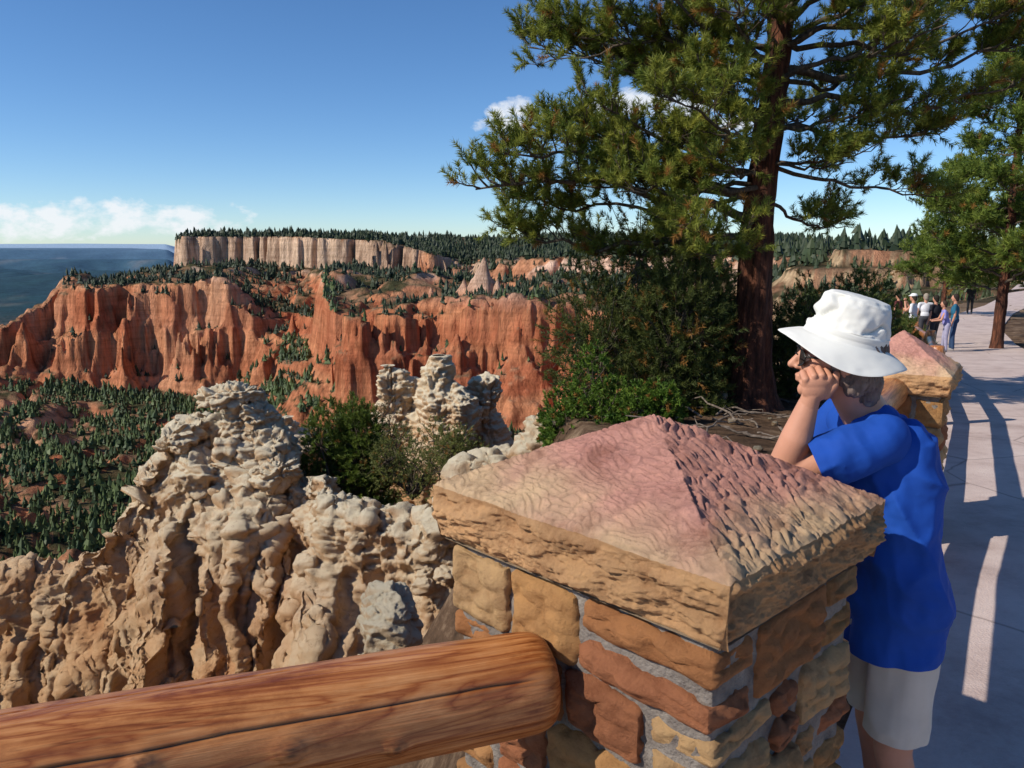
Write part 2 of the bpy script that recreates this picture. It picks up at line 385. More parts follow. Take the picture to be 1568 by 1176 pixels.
S[...,2]=base_+(Cc[:,2:3]-base_)*zfade+zz[None]+EYE+.3*fbm2(T/.7,E/.5,3,319)*face
nn=grid_normals(S);
if nn[len(ts)//2,len(es)//2,2]<0: nn=-nn
S2=rockdisp(S,nn)
acc=Acc();acc.add(S2,grid_faces(len(ts),len(es)))
def ellrock(acc,c,r,k=1.,pw=1.,rot=0.,nn_=70):
    an=np.linspace(0,2*np.pi,int(nn_*1.5),endpoint=False);ph=np.linspace(.001,np.pi-.001,nn_)
    P_,A_=np.meshgrid(ph,an,indexing='ij')
    n=np.stack([np.sin(P_)*np.cos(A_),np.sin(P_)*np.sin(A_),np.cos(P_)],-1)
    n=np.sign(n)*np.abs(n)**pw
    V=n*np.array(r);cr_,sr_=math.cos(rot),math.sin(rot)
    V=np.stack([V[...,0]*cr_-V[...,2]*sr_,V[...,1],V[...,0]*sr_+V[...,2]*cr_],-1)+np.array(c)
    nn=n/np.linalg.norm(n,axis=-1,keepdims=True)
    acc.add(rockdisp(V,nn,k,.8),grid_faces(nn_,len(an),True))
heads=[((-5.75,16.1,-3.05),(.62,.5,.24),.1),((-5.2,16.0,-3.35),(.38,.4,.20),-.3),((-5.6,16.1,-3.6),(.36,.4,.46),0),((-6.9,15.9,-3.95),(.50,.5,.26),.4),((-6.2,15.6,-4.6),(.50,.45,.30),-.2),((-4.55,15.2,-4.45),(.42,.4,.25),.3),
((-.78,4.75,-2.36),(.17,.25,.20),.3),((-.84,4.85,-2.85),(.26,.3,.42),0)]
for c,r,ro in heads: ellrock(acc,(c[0],c[1],c[2]+EYE),r,1. if c[1]>6 else .45,.8,ro,80 if c[1]>6 else 130)
r2=np.random.default_rng(3)
for i in range(34):
    k=r2.integers(60,len(ts)-160);c=Cc[k]+np.array([r2.uniform(-.3,.3),-r2.uniform(.1,1.0),0]);c[2]+=EYE-.15-abs(c[1]-Cc[k][1])*.95
    s=r2.uniform(.08,.2);ellrock(acc,c,(s*r2.uniform(1,1.6),s,s*r2.uniform(.5,1)),.7,.6,r2.uniform(-.6,.6),36)
def rock_mat(name='limestone',gain=1.):
    m,nt,b=newmat(name,.95);b.inputs['Specular IOR Level'].default_value=.1
    v=coords(nt);g=nt.nodes.new('ShaderNodeNewGeometry');sx=nt.nodes.new('ShaderNodeSeparateXYZ');nt.links.new(g.outputs['Normal'],sx.inputs[0])
    n=N(nt,'ShaderNodeTexNoise',Scale=.9,Detail=8,Roughness=.65);nt.links.new(v,n.inputs['Vector'])
    r=ramp(nt,[(.3,(.58,.28,.125)),(.5,(.74,.45,.235)),(.7,(.82,.61,.38))]);nt.links.new(n.outputs['Fac'],r.inputs['Fac'])
    sp=nt.nodes.new('ShaderNodeSeparateXYZ');nt.links.new(v,sp.inputs[0])
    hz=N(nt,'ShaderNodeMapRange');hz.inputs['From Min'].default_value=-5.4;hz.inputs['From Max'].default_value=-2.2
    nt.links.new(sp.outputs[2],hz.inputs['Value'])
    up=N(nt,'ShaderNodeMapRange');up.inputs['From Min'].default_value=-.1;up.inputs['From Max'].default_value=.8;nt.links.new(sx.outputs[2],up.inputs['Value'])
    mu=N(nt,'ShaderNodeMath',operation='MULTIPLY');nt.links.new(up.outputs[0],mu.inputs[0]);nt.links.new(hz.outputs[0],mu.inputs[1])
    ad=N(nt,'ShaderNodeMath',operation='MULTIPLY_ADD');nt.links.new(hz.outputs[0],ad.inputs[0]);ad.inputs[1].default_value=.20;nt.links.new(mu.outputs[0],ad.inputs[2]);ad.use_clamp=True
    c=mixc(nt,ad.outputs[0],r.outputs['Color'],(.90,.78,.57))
    n4=N(nt,'ShaderNodeTexNoise',Scale=7,Detail=8,Roughness=.75);nt.links.new(v,n4.inputs['Vector'])
    r4=ramp(nt,[(.28,(.66*gain,.55*gain,.46*gain)),(.45,(gain,gain,gain))]);nt.links.new(n4.outputs['Fac'],r4.inputs['Fac'])
    c=mixc(nt,1.,c,r4.outputs['Color'],'MULTIPLY');nt.links.new(c,b.inputs['Base Color'])
    n5=N(nt,'ShaderNodeTexNoise',Scale=13,Detail=10,Roughness=.85);nt.links.new(v,n5.inputs['Vector'])
    bump(nt,b,n5.outputs['Fac'],.11,1.)
    return m
RM=rock_mat();RMD=rock_mat('dark_stone',.4)
acc.obj('limestone_spur',RM)
def hoodoo(name,x,y,ztop,zbot,r,seed):
    acc=Acc();nz=130;na=130
    u=np.linspace(0,1,nz);an=np.linspace(0,2*np.pi,na,endpoint=False)
    prof=r*(np.sqrt(np.clip(u*9,0,1))*(.66+.30*np.sin(u*13+seed)*np.exp(-u*1.5)+1.0*u))
    U,A_=np.meshgrid(u,an,indexing='ij')
    R=prof[:,None]
    V=np.stack([x+R*np.cos(A_)+.25*r*np.sin(U*9+seed),y+R*np.sin(A_),EYE+ztop+(zbot-ztop)*U],-1)
    nrm=np.stack([np.cos(A_),np.sin(A_),0.4*(1-U)],-1)
    acc.add(rockdisp(V,nrm,.9),grid_faces(nz,na,True,flip=True));acc.obj(name,RM)
for i,(x,y,zt,zb,r) in enumerate([(-3.55,22.5,-3.3,-7,.42),(-3.2,22.6,-3.75,-7,.5),(-2.0,22,-3.1,-7,.62),(-1.5,21.7,-3.75,-7,.5),(-.72,22.5,-3.6,-7,.45),(-1.1,22.9,-4.1,-7,.6),(-6.1,21.5,-4.6,-8,.5),(-2.6,22.8,-4.5,-8,.8)]):
    hoodoo('hoodoo',x,y,zt,zb,r,i*1.7)
# ------------------------------------------------------------------ foliage
def unit(v): return v/(np.linalg.norm(v,axis=-1,keepdims=True)+1e-9)
def tufts(P,D,L,nl,k,w,r,c0,c1,dead=.04):
    n=len(P);D=unit(D)
    t=r.random((n,k,1));rd=unit(r.normal(size=(n,k,3)))
    perp=unit(rd-(rd*D[:,None]).sum(-1,keepdims=True)*D[:,None])
    dr=unit(perp*r.uniform(.5,1.1,(n,k,1))+D[:,None]*r.uniform(.45,1.0,(n,k,1)))
    b=P[:,None]+D[:,None]*t*L
    ln=nl*r.uniform(.75,1.15,(n,k,1))
    sd=unit(np.cross(dr,r.normal(size=(n,k,3))))*w
    V=np.stack([b-sd,b+sd,b+dr*ln],2).reshape(-1,3)
    F=np.arange(n*k*3).reshape(-1,3)
    q=r.random((n,1));q2=r.uniform(.75,1.25,(n,k))[...,None]
    c=(np.array(c0)*(1-q)+np.array(c1)*q)[:,None]*q2
    dd=r.random(n)<dead;c[dd]=np.array([.32,.16,.04])*q2[dd]
    C=np.repeat(c.reshape(-1,3),3,0)
    return V,F,C
def curve(p0,p1,n,sag,r,wob=.06):
    t=np.linspace(0,1,n)[:,None];L=np.linalg.norm(np.array(p1)-p0)
    P=np.array(p0)*(1-t)+np.array(p1)*t
    P[:,2]+=(sag*L*np.sin(t*np.pi)[:,0])
    off=r.normal(size=(n,3))*wob*L;off=np.cumsum(off,0)/n**.5;off-=t*off[-1];P+=off*np.sin(t*np.pi)**.5
    return P
def pine(name,base,trunk,limbs,seed,tuftL=.20,nl=.095,k=68,w=.0055,subs=19,twigs=6,c0=(.12,.17,.026),c1=(.32,.33,.055),rt=.27,barkm=None,sublen=1.,dead=.05,up_=.5):
    r=np.random.default_rng(seed);e=empty(name);base=np.array(base,float)
    acc=Acc();TP=np.array([base+np.array(p) for p in trunk]);tl=TP[:,2]-base[2];ht=tl[-1]
    u=np.linspace(0,1,90);zz=u*ht-.25*(u<.01)
    P=np.stack([np.interp(zz,tl,TP[:,i]) for i in range(3)],-1)
    R=rt*(1-u*.86)*(1+.45*np.exp(-zz/.3));
    V,F=tube(P,R,40)
    V=V.reshape(90,40,3);ctr=P[:,None];dn=unit(V-ctr)
    V=V+dn*(.16*rt*fbm3(dn[...,0]*4,dn[...,1]*4,zz[:,None]*1.3+0*dn[...,0],4,seed)*2+.0)[...,None]
    acc.add(V,F)
    br=Acc();tp=[];td=[]
    for (h,tip,rad) in limbs:
        s=np.array([np.interp(h,tl,TP[:,i]) for i in range(3)]);tip=base+np.array(tip)
        L=np.linalg.norm(tip-s)
        C=curve(s,tip,14,r.uniform(-.08,.03),r,.08)
        rr=rad*np.linspace(1,.16,14);v,f=tube(C,rr,7);br.add(v,f)
        ns=max(4,int(subs*L/3*r.uniform(.85,1.15)));ax=unit(tip-s)
        for j in range(ns):
            t=r.uniform(.12,1.0)**.75;i0=min(12,int(t*13));p=C[i0]*(1-(t*13-i0))+C[i0+1]*(t*13-i0) if t<1 else C[-1]
            rd=r.normal(size=3);rd-=rd.dot(ax)*ax;rd=unit(rd);rd[2]=abs(rd[2])*.7-.1
            d=unit(ax*r.uniform(.3,.9)+rd*r.uniform(.6,1.1))
            l=sublen*r.uniform(.35,.9)*(1.1-.5*t)
            q=p+d*l;q[2]+=.12*l
            c2=curve(p,q,7,-.06,r,.09);v,f=tube(c2,rad*.25*np.linspace(1,.25,7),4);br.add(v,f)
            for m in range(twigs):
                tt=r.uniform(.45,1);ii=min(5,int(tt*6));pp=c2[ii]
                d2=unit(d*r.uniform(.3,.9)+r.normal(size=3)*.6+np.array([0,0,up_]))
                l2=r.uniform(.08,.24)*sublen;qq=pp+d2*l2
                v,f=tube(np.array([pp,(pp+qq)/2+r.normal(size=3)*.02,qq]),[.006,.005,.004],3);br.add(v,f)
                tp.append(qq-d2*.08);td.append(d2+np.array([0,0,.4]))
                if r.random()<.3: tp.append(pp+d2*l2*.3);td.append(d2+r.normal(size=3)*.6)
            tp.append(q);td.append(d)
    acc.obj('trunk',barkm or BARK,e);br.obj('branches',BARKG,e)
    V,F,C=tufts(np.array(tp),np.array(td),tuftL,nl,k,w,r,c0,c1,dead)
    mesh_obj('needles',V,F,FOL,e,smooth=False,col=C)
    return len(tp)
limbs=[(2.6,(-4.0,-.3,3.0),.07),(2.3,(-3.7,.5,2.55),.055),(2.9,(-3.6,-.9,3.4),.055),(3.2,(-3.2,.6,4.0),.055),(3.6,(-2.6,-.8,4.2),.045),(3.9,(-3.1,.2,5.3),.055),(4.4,(-2.9,-.7,5.9),.045),(4.8,(-2.2,.6,6.0),.045),
(4.0,(-2.3,.9,4.9),.045),(3.4,(-1.6,-1.8,3.9),.045),(3.0,(-2.2,-1.3,2.9),.045),(2.6,(-1.5,-1.5,2.5),.04),(2.2,(-2.6,.6,2.2),.04),(3.8,(-1.2,-1.3,4.4),.04),(3.2,(-.9,-1.4,3.3),.035),(2.4,(-1.0,-1.0,2.1),.03),(2.9,(-1.9,.4,3.4),.035),
(4.6,(3.5,.2,4.9),.065),(4.2,(3.1,-.7,4.3),.05),(4.9,(3.0,.6,5.6),.05),(3.8,(2.6,.3,3.8),.045),(3.3,(2.3,-.3,2.9),.035),(2.9,(1.6,.6,2.5),.03),(5.0,(2.3,-.8,5.6),.045),(4.4,(1.6,-1.6,4.8),.045),(3.9,(1.5,-.9,4.1),.04),(4.5,(2.2,.9,5.0),.04),(3.4,(1.4,-.6,3.6),.03),
(4.1,(1.3,1.7,4.3),.045),(3.6,(-.6,2.0,3.8),.045),(4.6,(-1.0,-1.9,5.0),.045),(5.2,(-1.5,-1.2,6.0),.045),(5.2,(.8,-1.7,6.0),.045),(5.6,(2.4,.5,6.6),.05),(5.6,(-2.4,.2,6.7),.05),(5.3,(.2,-1.2,5.6),.04),(4.8,(-.4,-1.3,5.2),.035),(4.9,(-3.0,-.2,4.7),.04),
(6.2,(2.2,-.6,7.0),.05),(6.2,(-2.1,-.5,7.2),.05),(6.5,(.3,1.8,7.2),.05),(4.3,(-.9,-1.0,4.2),.04),(4.9,(.9,-1.0,5.2),.04),(3.4,(.9,-.9,3.3),.03),(5.0,(3.3,-.3,5.4),.045),(4.7,(-2.0,-1.0,5.5),.04),(3.1,(-2.9,-.2,3.1),.04),(3.0,(-3.5,.1,2.9),.04),(4.4,(-3.3,.4,5.0),.04),(3.5,(-3.0,-.2,3.7),.04)]
TB=(3.5,11.5,-2.25+EYE)
nt_=pine('pine_tree',TB,[(0,0,-.3),(0,0,1),(-.02,0,2.3),(.08,0,4),(.2,0,5.6),(.2,0,9)],limbs,5)
print('tufts',nt_)
def shrub(name,c,rad,n,seed,c0,c1,tl=.14,nl=.05,k=36,w=.004,stems=9,twig=True,dead=.05,flat=0.25,sh=True):
    r=np.random.default_rng(seed);e=empty(name);c=np.array(c,float);rad=np.array(rad,float)
    br=Acc();tp=[];td=[];lobes=[]
    for s in range(stems):
        d=unit(r.normal(size=3));d[2]=abs(d[2])*.9+flat;tip=c+d*rad*r.uniform(.6,.95);lobes.append(tip)
        C=curve(c+np.array([0,0,-.1]),tip,8,-.05,r,.1);v,f=tube(C,.035*rad[2]*np.linspace(1,.2,8),5);br.add(v,f)
    lobes=np.array(lobes)
    ls=r.uniform(.28,.5,stems)
    idx=r.integers(0,stems,n)
    d=unit(r.normal(size=(n,3)))
    P=lobes[idx]+d*rad*ls[idx][:,None]*r.uniform(.35,1.0,(n,1))**.5
    P[:,2]=np.maximum(P[:,2],c[2]+.02+.05*r.random(n))
    D=unit(d+np.array([0,0,.5])+r.normal(size=(n,3))*.5)
    if twig:
        for i in range(0,n,8):
            q=P[i];o=lobes[idx[i]];v,f=tube(np.array([o,(o+q)/2+r.normal(size=3)*.04,q]),[.010,.007,.004],3);br.add(v,f)
    br.obj('stems',BARKG,e)
    V,F,C=tufts(P,D,tl,nl,k,w,r,c0,c1,dead);mesh_obj('leaves',V,F,FOL,e,smooth=False,col=C)
DK0,DK1=(.035,.055,.014),(.12,.14,.03)
gz=lambda x,y:float(H(np.array([float(x)]),np.array([float(y)]))[0])
shrub('juniper_tree',(2.0,11.9,-.5),(1.35,1.1,2.9),4000,11,DK0,DK1,stems=22,dead=.08,flat=-.1,tl=.2,nl=.075,w=.006,k=38)
shrub('juniper_tree',(2.9,12.6,-.5),(1.2,1.0,2.5),2400,12,DK0,DK1,stems=15,dead=.08,flat=-.1,tl=.2,nl=.075,w=.006,k=38)
GS0,GS1=(.06,.13,.016),(.16,.24,.03)
shrub('green_shrub',(1.0,10.4,-.85),(.62,.6,1.15),1700,13,GS0,GS1,tl=.07,nl=.05,w=.009,k=22,stems=14,flat=-.1)
shrub('green_shrub',(1.7,10.2,-.7),(.6,.5,.6),900,14,GS0,GS1,tl=.07,nl=.05,w=.009,k=22)
shrub('green_shrub',(4.6,12.8,-.7),(.9,.7,1.6),1500,15,DK0,DK1,stems=13,nl=.07,w=.006)
shrub('green_shrub',(5.8,14.2,-.9),(1.2,.9,1.7),1800,16,(.045,.075,.018),(.12,.16,.035),stems=14,nl=.07,w=.006)
shrub('green_shrub',(7.6,17.5,-1.3),(1.4,1,1.7),1500,17,(.06,.09,.018),(.16,.20,.04),nl=.08,w=.007,stems=13)
shrub('green_shrub',(10.0,22.5,-1.7),(1.6,1.2,1.6),1300,18,(.06,.09,.02),(.16,.20,.045),nl=.09,w=.009,stems=13)
shrub('green_shrub',(13,30,-2.1),(2.2,1.5,1.5),1100,19,(.07,.09,.02),(.17,.20,.045),nl=.11,w=.012)
shrub('green_shrub',(17.5,38,-2.5),(2.4,1.5,1.8),1000,20,(.07,.09,.02),(.17,.20,.045),nl=.13,w=.014)
shrub('pine_sapling',(-3.65,16.3,-3.75),(1.0,.9,2.45),3800,21,(.06,.105,.016),(.17,.22,.035),stems=20,nl=.075,w=.007,flat=-.05)
shrub('green_shrub',(-2.0,15.4,-3.1),(.9,.7,1.15),900,22,(.09,.11,.03),(.22,.23,.06),stems=15,nl=.05,k=18,w=.007)
shrub('green_shrub',(-1.0,14.8,-2.7),(.6,.6,.8),500,24,(.09,.11,.03),(.22,.23,.06),stems=12,nl=.05,k=18,w=.007)
shrub('green_shrub',(-2.8,16.6,-3.3),(.9,.7,1.3),700,23,(.12,.09,.03),(.25,.17,.07),stems=15,nl=.05,k=16,w=.007)
lit=Acc();rl_=np.random.default_rng(77)
for i in range(90):
    x=rl_.uniform(1.4,7.2);y=rl_.uniform(7.5,15);s=rl_.uniform(.02,.07)*(2 if i%9==0 else 1)
    P_,A_=np.meshgrid(np.linspace(.01,3.13,12),np.linspace(0,2*np.pi,16,endpoint=False),indexing='ij')
    v=np.stack([np.sin(P_)*np.cos(A_),np.sin(P_)*np.sin(A_),np.cos(P_)*.6],-1);v=np.sign(v)*np.abs(v)**.75
    v=v*(1+.6*fbm3(v[...,0]*1.8+i,v[...,1]*1.8,v[...,2]*1.8,3,4))[...,None]*s
    lit.add(v+np.array([x,y,gz(x,y)+.1*s]),grid_faces(12,16,True))
lit.obj('loose_rocks',RMD)
lw=Acc()
for i in range(60):
    x=rl_.uniform(1.8,4.6);y=rl_.uniform(8.2,12.5);t=rl_.uniform(0,6.28);L=rl_.uniform(.3,1.2);z=gz(x,y)+.03
    p=np.array([x,y,z]);q=p+np.array([math.cos(t)*L,math.sin(t)*L,rl_.uniform(-.02,.12)])
    v,f=tube(curve(p,q,8,.03,rl_,.12),rl_.uniform(.005,.022)*np.linspace(1,.35,8),6);lw.add(v,f)
lw.obj('fallen_branches',noisemat('dead_wood',[(.3,(.06,.045,.035)),(.7,(.24,.19,.15))],scale=20))
def auto_limbs(h,n,spread,seed,zmin=.18):
    r=np.random.default_rng(seed);L=[]
    for i in range(n):
        t=zmin+(1-zmin)*(i+r.random())/n;ang=i*2.4+r.uniform(-.4,.4);s=spread*(1.05-t)**.75*r.uniform(.75,1.2)
        L.append((t*h*.97,(math.cos(ang)*s,math.sin(ang)*s,t*h*.97+s*r.uniform(.02,.35)),.03*h/8*(1.2-t)+.01))
    return L
def autopine(x,y,h,spread,seed,n=34,**kw):
    b=gz(x,y);pine('pine_tree',(x,y,b),[(0,0,-.3),(.05,0,h*.4),(0,.05,h)],auto_limbs(h,n,spread,seed),seed,rt=.017*h,**kw)
kw=dict(tuftL=.36,nl=.17,k=34,w=.014,subs=19,twigs=5,sublen=1.1,dead=.03,c0=(.085,.14,.024),c1=(.21,.26,.04))
autopine(15.3,25,9.9,2.7,31,56,**kw)
autopine(19.5,29,11,2.9,32,46,**kw)
autopine(24.3,45,8.2,2.5,33,34,**dict(kw,tuftL=.45,nl=.22,k=26,w=.02,subs=13,twigs=4))
autopine(34,52,9,2.8,34,28,**dict(kw,tuftL=.45,nl=.24,k=24,w=.022,subs=11,twigs=4))
autopine(30,66,9,3,35,24,**dict(kw,tuftL=.45,nl=.26,k=22,w=.026,subs=10,twigs=4))
autopine(40,80,10,3,36,24,**dict(kw,tuftL=.5,nl=.3,k=22,w=.03,subs=10,twigs=4))
# ------------------------------------------------------------------ path
CL=np.array([(-6,-6.5),(-1.5,-3.2),(1.4,-.2),(3.4,3),(5.3,6.3),(9.7,14.5),(14.4,24.5),(20,35),(28,47),(42,66),(60,92)],float)
W=np.array([3.4,3.4,3.4,3.3,3.2,3,2.6,2.6,2.6,2.6,2.6])
cc=np.concatenate([[0],np.cumsum(np.linalg.norm(np.diff(CL,axis=0),axis=1))]);tt=np.arange(0,cc[-1],.25)
cx=np.stack([np.interp(tt,cc,CL[:,0]),np.interp(tt,cc,CL[:,1])],-1)
for i in (0,1):
    cx[:,i]=np.convolve(np.pad(cx[:,i],6,'edge'),np.ones(13)/13,'valid')
tg=unit(np.gradient(cx,axis=0));nr=np.stack([tg[:,1],-tg[:,0]],-1);wd=np.interp(tt,cc,W)
us=np.linspace(-.5,.5,9);PX=cx[:,None]+nr[:,None]*(us[None,:,None]*wd[:,None,None])
PZ=ground(PX[...,0],PX[...,1])+.055
PV=np.concatenate([PX,PZ[...,None]],-1)
sk1=PV[:,:1].copy();sk1[...,2]-=.2;sk2=PV[:,-1:].copy();sk2[...,2]-=.2
PV=np.concatenate([sk1,PV,sk2],1)
def path_mat():
    m,nt,b=newmat('path_concrete',.9)
    v=coords(nt);n=N(nt,'ShaderNodeTexNoise',Scale=1.3,Detail=9,Roughness=.75);nt.links.new(v,n.inputs['Vector'])
    r=ramp(nt,[(.3,(.38,.28,.245)),(.5,(.56,.44,.39)),(.7,(.66,.54,.48))]);nt.links.new(n.outputs['Fac'],r.inputs['Fac'])
    vo=N(nt,'ShaderNodeTexVoronoi',Scale=.45,feature='DISTANCE_TO_EDGE');nz_=N(nt,'ShaderNodeTexNoise',Scale=3,Detail=4);nt.links.new(v,nz_.inputs['Vector'])
    vm=mixc(nt,.06,v,nz_.outputs['Color']);nt.links.new(vm,vo.inputs['Vector'])
    r3=ramp(nt,[(.0,(.35,.33,.32)),(.006,(1,1,1))]);nt.links.new(vo.outputs['Distance'],r3.inputs['Fac'])
    nt.links.new(mixc(nt,.7,r.outputs['Color'],r3.outputs['Color'],'MULTIPLY'),b.inputs['Base Color'])
    n2_=N(nt,'ShaderNodeTexNoise',Scale=90,Detail=5);nt.links.new(v,n2_.inputs['Vector']);bump(nt,b,n2_.outputs['Fac'],.006,.8);return m
mesh_obj('footpath',PV,grid_faces(len(tt),11,flip=True),path_mat(),smooth=False)
# ------------------------------------------------------------------ masonry
def stone_mat():
    m,nt,b=newmat('sandstone_block',.9);b.inputs['Specular IOR Level'].default_value=.2
    at=nt.nodes.new('ShaderNodeVertexColor');at.layer_name='Col'
    v=coords(nt);n=N(nt,'ShaderNodeTexNoise',Scale=9,Detail=9,Roughness=.7);nt.links.new(v,n.inputs['Vector'])
    r=ramp(nt,[(.3,(.60,.51,.46)),(.5,(1,1,1)),(.7,(1.18,1.18,1.12))]);nt.links.new(n.outputs['Fac'],r.inputs['Fac'])
    nt.links.new(mixc(nt,1.,at.outputs['Color'],r.outputs['Color'],'MULTIPLY'),b.inputs['Base Color'])
    n2_=N(nt,'ShaderNodeTexNoise',Scale=60,Detail=9,Roughness=.8);nt.links.new(v,n2_.inputs['Vector']);bump(nt,b,n2_.outputs['Fac'],.016,1.);return m
SM=stone_mat();MORTAR=noisemat('mortar',[(.3,(.14,.115,.10)),(.7,(.31,.27,.23))],scale=20,bscale=90,bdist=.012,bstr=1)
def rbox(c,half,n=16,rad=.012,seed=0,amp=1.):
    u=np.linspace(-1,1,n);A_,B_=np.meshgrid(u,u,indexing='ij');out=[];fs=[];k=0
    for ax in range(3):
        for sg in (-1,1):
            p=np.zeros((n,n,3));p[...,ax]=sg;p[...,(ax+1)%3]=A_;p[...,(ax+2)%3]=B_
            q=p*half;inn=np.clip(q,-(np.array(half)-rad),np.array(half)-rad);d=unit(q-inn)
            q=inn+d*rad
            w=q+np.array(c)
            dist=np.minimum(np.abs(half[(ax+1)%3]-np.abs(q[...,(ax+1)%3])),np.abs(half[(ax+2)%3]-np.abs(q[...,(ax+2)%3])))
            x,y,z=w[...,0]+seed,w[...,1],w[...,2]
            bl=sstep(0,.03,dist)
            f1,f2=worley(x/.085,y/.085,z/.05,seed%97);wv=fbm3(x/.05,y/.05,z/.05,2,seed%71)
            dis=.010*bl+.024*fbm3(x/.10,y/.10,z/.06,5,seed%89,.62)*(.45+.55*bl)+.022*(.5-f1+.3*wv)*bl-.010*np.clip(.15-(f2-f1),0,1)/.15*bl
            out.append((w+d*(dis*amp)[...,None]).reshape(-1,3));fs.append(grid_faces(n,n,off=k,flip=(sg<0)));k+=n*n
    return np.concatenate(out),np.concatenate(fs)
STC=[(.47,.235,.095),(.53,.30,.135),(.44,.19,.075),(.41,.16,.075),(.55,.34,.165),(.49,.255,.10)]
def pillar(name,cx_,cy_,ang,L,Wd,ztop,zbot,capL,capW,capt,peak,seed,n=24):
    r=np.random.default_rng(seed);e=empty(name);e.location=(cx_,cy_,0);e.rotation_euler=(0,0,ang)
    core=Acc();V,F=rbox((0,0,(ztop+zbot)/2),(L/2-.022,Wd/2-.022,(ztop-zbot)/2),70 if n>12 else 20,.01,3,.35);core.add(V,F);core.obj('mortar_core',MORTAR,e)
    acc=Acc();cols=[];z=ztop-.014;row=0;th=.075
    while z>zbot+.05:
        h=min(r.uniform(.09,.19),z-zbot)
        for side in range(4):
            ln=(L if side%2==0 else Wd);own=(row+side)%2==0
            if own: lo,hi=-ln/2,ln/2
            else: lo,hi=-ln/2+2*th+.016,ln/2-2*th-.016
            p=lo
            while p<hi-.03:
                w=r.uniform(.12,.30);
                if hi-p-w<.09:w=hi-p
                split=(h>.15 and r.random()<.35)
                segs=[(z-h,z)] if not split else [(z-h,z-h*.52-.006),(z-h*.52+.006,z)]
                for (z0,z1) in segs:
                    g_=r.uniform(.009,.016);hw=w/2-g_;ct=p+w/2;o=(Wd if side%2==0 else L)/2-th+r.uniform(-.014,.008)
                    if side==0:c=(ct,-o);hf=(hw,th)
                    elif side==1:c=(o,ct);hf=(th,hw)
                    elif side==2:c=(ct,o);hf=(hw,th)
                    else:c=(-o,ct);hf=(th,hw)
                    V,F=rbox((c[0],c[1],(z0+z1)/2),(hf[0],hf[1],(z1-z0)/2-r.uniform(.006,.012)),n,.012,int(r.integers(1,5000)))
                    tx=r.uniform(-.07,.07);V[:,2]+=((V[:,0]-c[0])+(V[:,1]-c[1]))*tx
                    acc.add(V,F);k=np.array(STC[r.integers(0,6)])*r.uniform(.80,1.1);cols.append(np.repeat(k[None],len(V),0))
                p+=w
        z-=h;row+=1
    acc.obj('stone_blocks',SM,e,col=np.concatenate(cols))
    m=340 if n>12 else 100;u=np.linspace(-1,1,m);A_,B_=np.meshgrid(u,u,indexing='ij')
    x=A_*capL/2;y=B_*capW/2;mx=np.maximum(np.abs(A_),np.abs(B_))
    z=ztop+capt+peak*(1-mx)
    leftf=(np.abs(B_)>=np.abs(A_))
    gx_=np.where(leftf,x,y);gy_=np.where(leftf,y,x)
    wv=fbm2(gx_*9,gy_*9,3,seed+5)
    f1,f2=worley(gx_/.045+wv*1.4+gy_*14,gy_/.014+3.2*fbm2(gx_*11,gy_*11,2,seed+8),z*0+.5,seed+9)
    marks=np.clip(f2-f1,0,.28)/.28
    isr=(A_>np.abs(B_))
    rough=fbm3(x/.03,y/.03,z/.03,4,seed+30,.6)
    g1,g2=worley(x/.045+rough*.5+wv,y/.026+wv*2,z*0+.2,seed+12)
    dz=np.where(isr,.013*np.clip(g2-g1,0,.5)*2-.008+.007*rough,.0040*(marks-.8)+.0025*rough)+.009*wv
    edge=sstep(0,.010,(1-mx)*min(capL,capW)/2)
    z=z+dz*(.5+.5*edge)-.004*(1-edge)
    Vt=np.stack([x,y,z],-1)
    cap=Acc();cap.add(Vt,grid_faces(m,m))
    nAv=fbm3(x*5,y*5,z*0,4,seed+20);q=sstep(.55,1.1,mx+.4*nAv)[...,None]
    cenc=np.array([.66,.32,.25]);ed=np.array([.72,.49,.29]);ct=cenc*(1-q)+ed*q;ct=ct*(1+.18*rough[...,None])*np.where(isr,.88,.84+.18*marks)[...,None];ct=ct.reshape(-1,3)
    cc_=[ct]
    per=[(-1,-1,1,-1),(1,-1,1,1),(1,1,-1,1),(-1,1,-1,-1)];ms=m;mv=60 if n>12 else 24
    for si,(ax,ay,bx,by) in enumerate(per):
        t=np.linspace(0,1,ms);v=np.linspace(0,1,mv);Tt,Vv=np.meshgrid(t,v,indexing='ij')
        X_=(ax+(bx-ax)*Tt)*capL/2;Y_=(ay+(by-ay)*Tt)*capW/2
        ia=np.clip(np.round((X_[:,0]/capL+.5)*(m-1)).astype(int),0,m-1);ib=np.clip(np.round((Y_[:,0]/capW+.5)*(m-1)).astype(int),0,m-1)
        zt=z[ia,ib]
        Zs=zt[:,None]*(1-Vv)+(ztop+.002)*Vv
        nx=(by-ay)/2;ny=-(bx-ax)/2;nv_=np.array([nx,ny,0.])
        wv2=fbm3(X_/.1,Y_/.1,Zs/.05,2,seed+41)
        f1,f2=worley((X_+Y_)/.13+.6*wv2,Zs/.06+.7*wv2,Tt*0+si,seed+40)
        bl=sstep(0,.16,Vv)*sstep(1.0,.90,Vv)*sstep(0,.02,Tt)*sstep(0,.02,1-Tt)
        d=bl*(.008+.042*fbm3(X_/.15,Y_/.15,Zs/.05,5,seed+44,.65)+.018*(.45-f1)+.007*fbm3(X_/.02,Y_/.02,Zs/.015,3,seed+46))-.016*Vv**4+.006*fbm3(X_/.05,Y_/.05,Zs/.05,2,seed+49)*Vv
        Pp=np.stack([X_,Y_,Zs],-1)+nv_*d[...,None]
        Pp[...,0]*=1-.02*Vv;Pp[...,1]*=1-.02*Vv
        cap.add(Pp,grid_faces(ms,mv,flip=True))
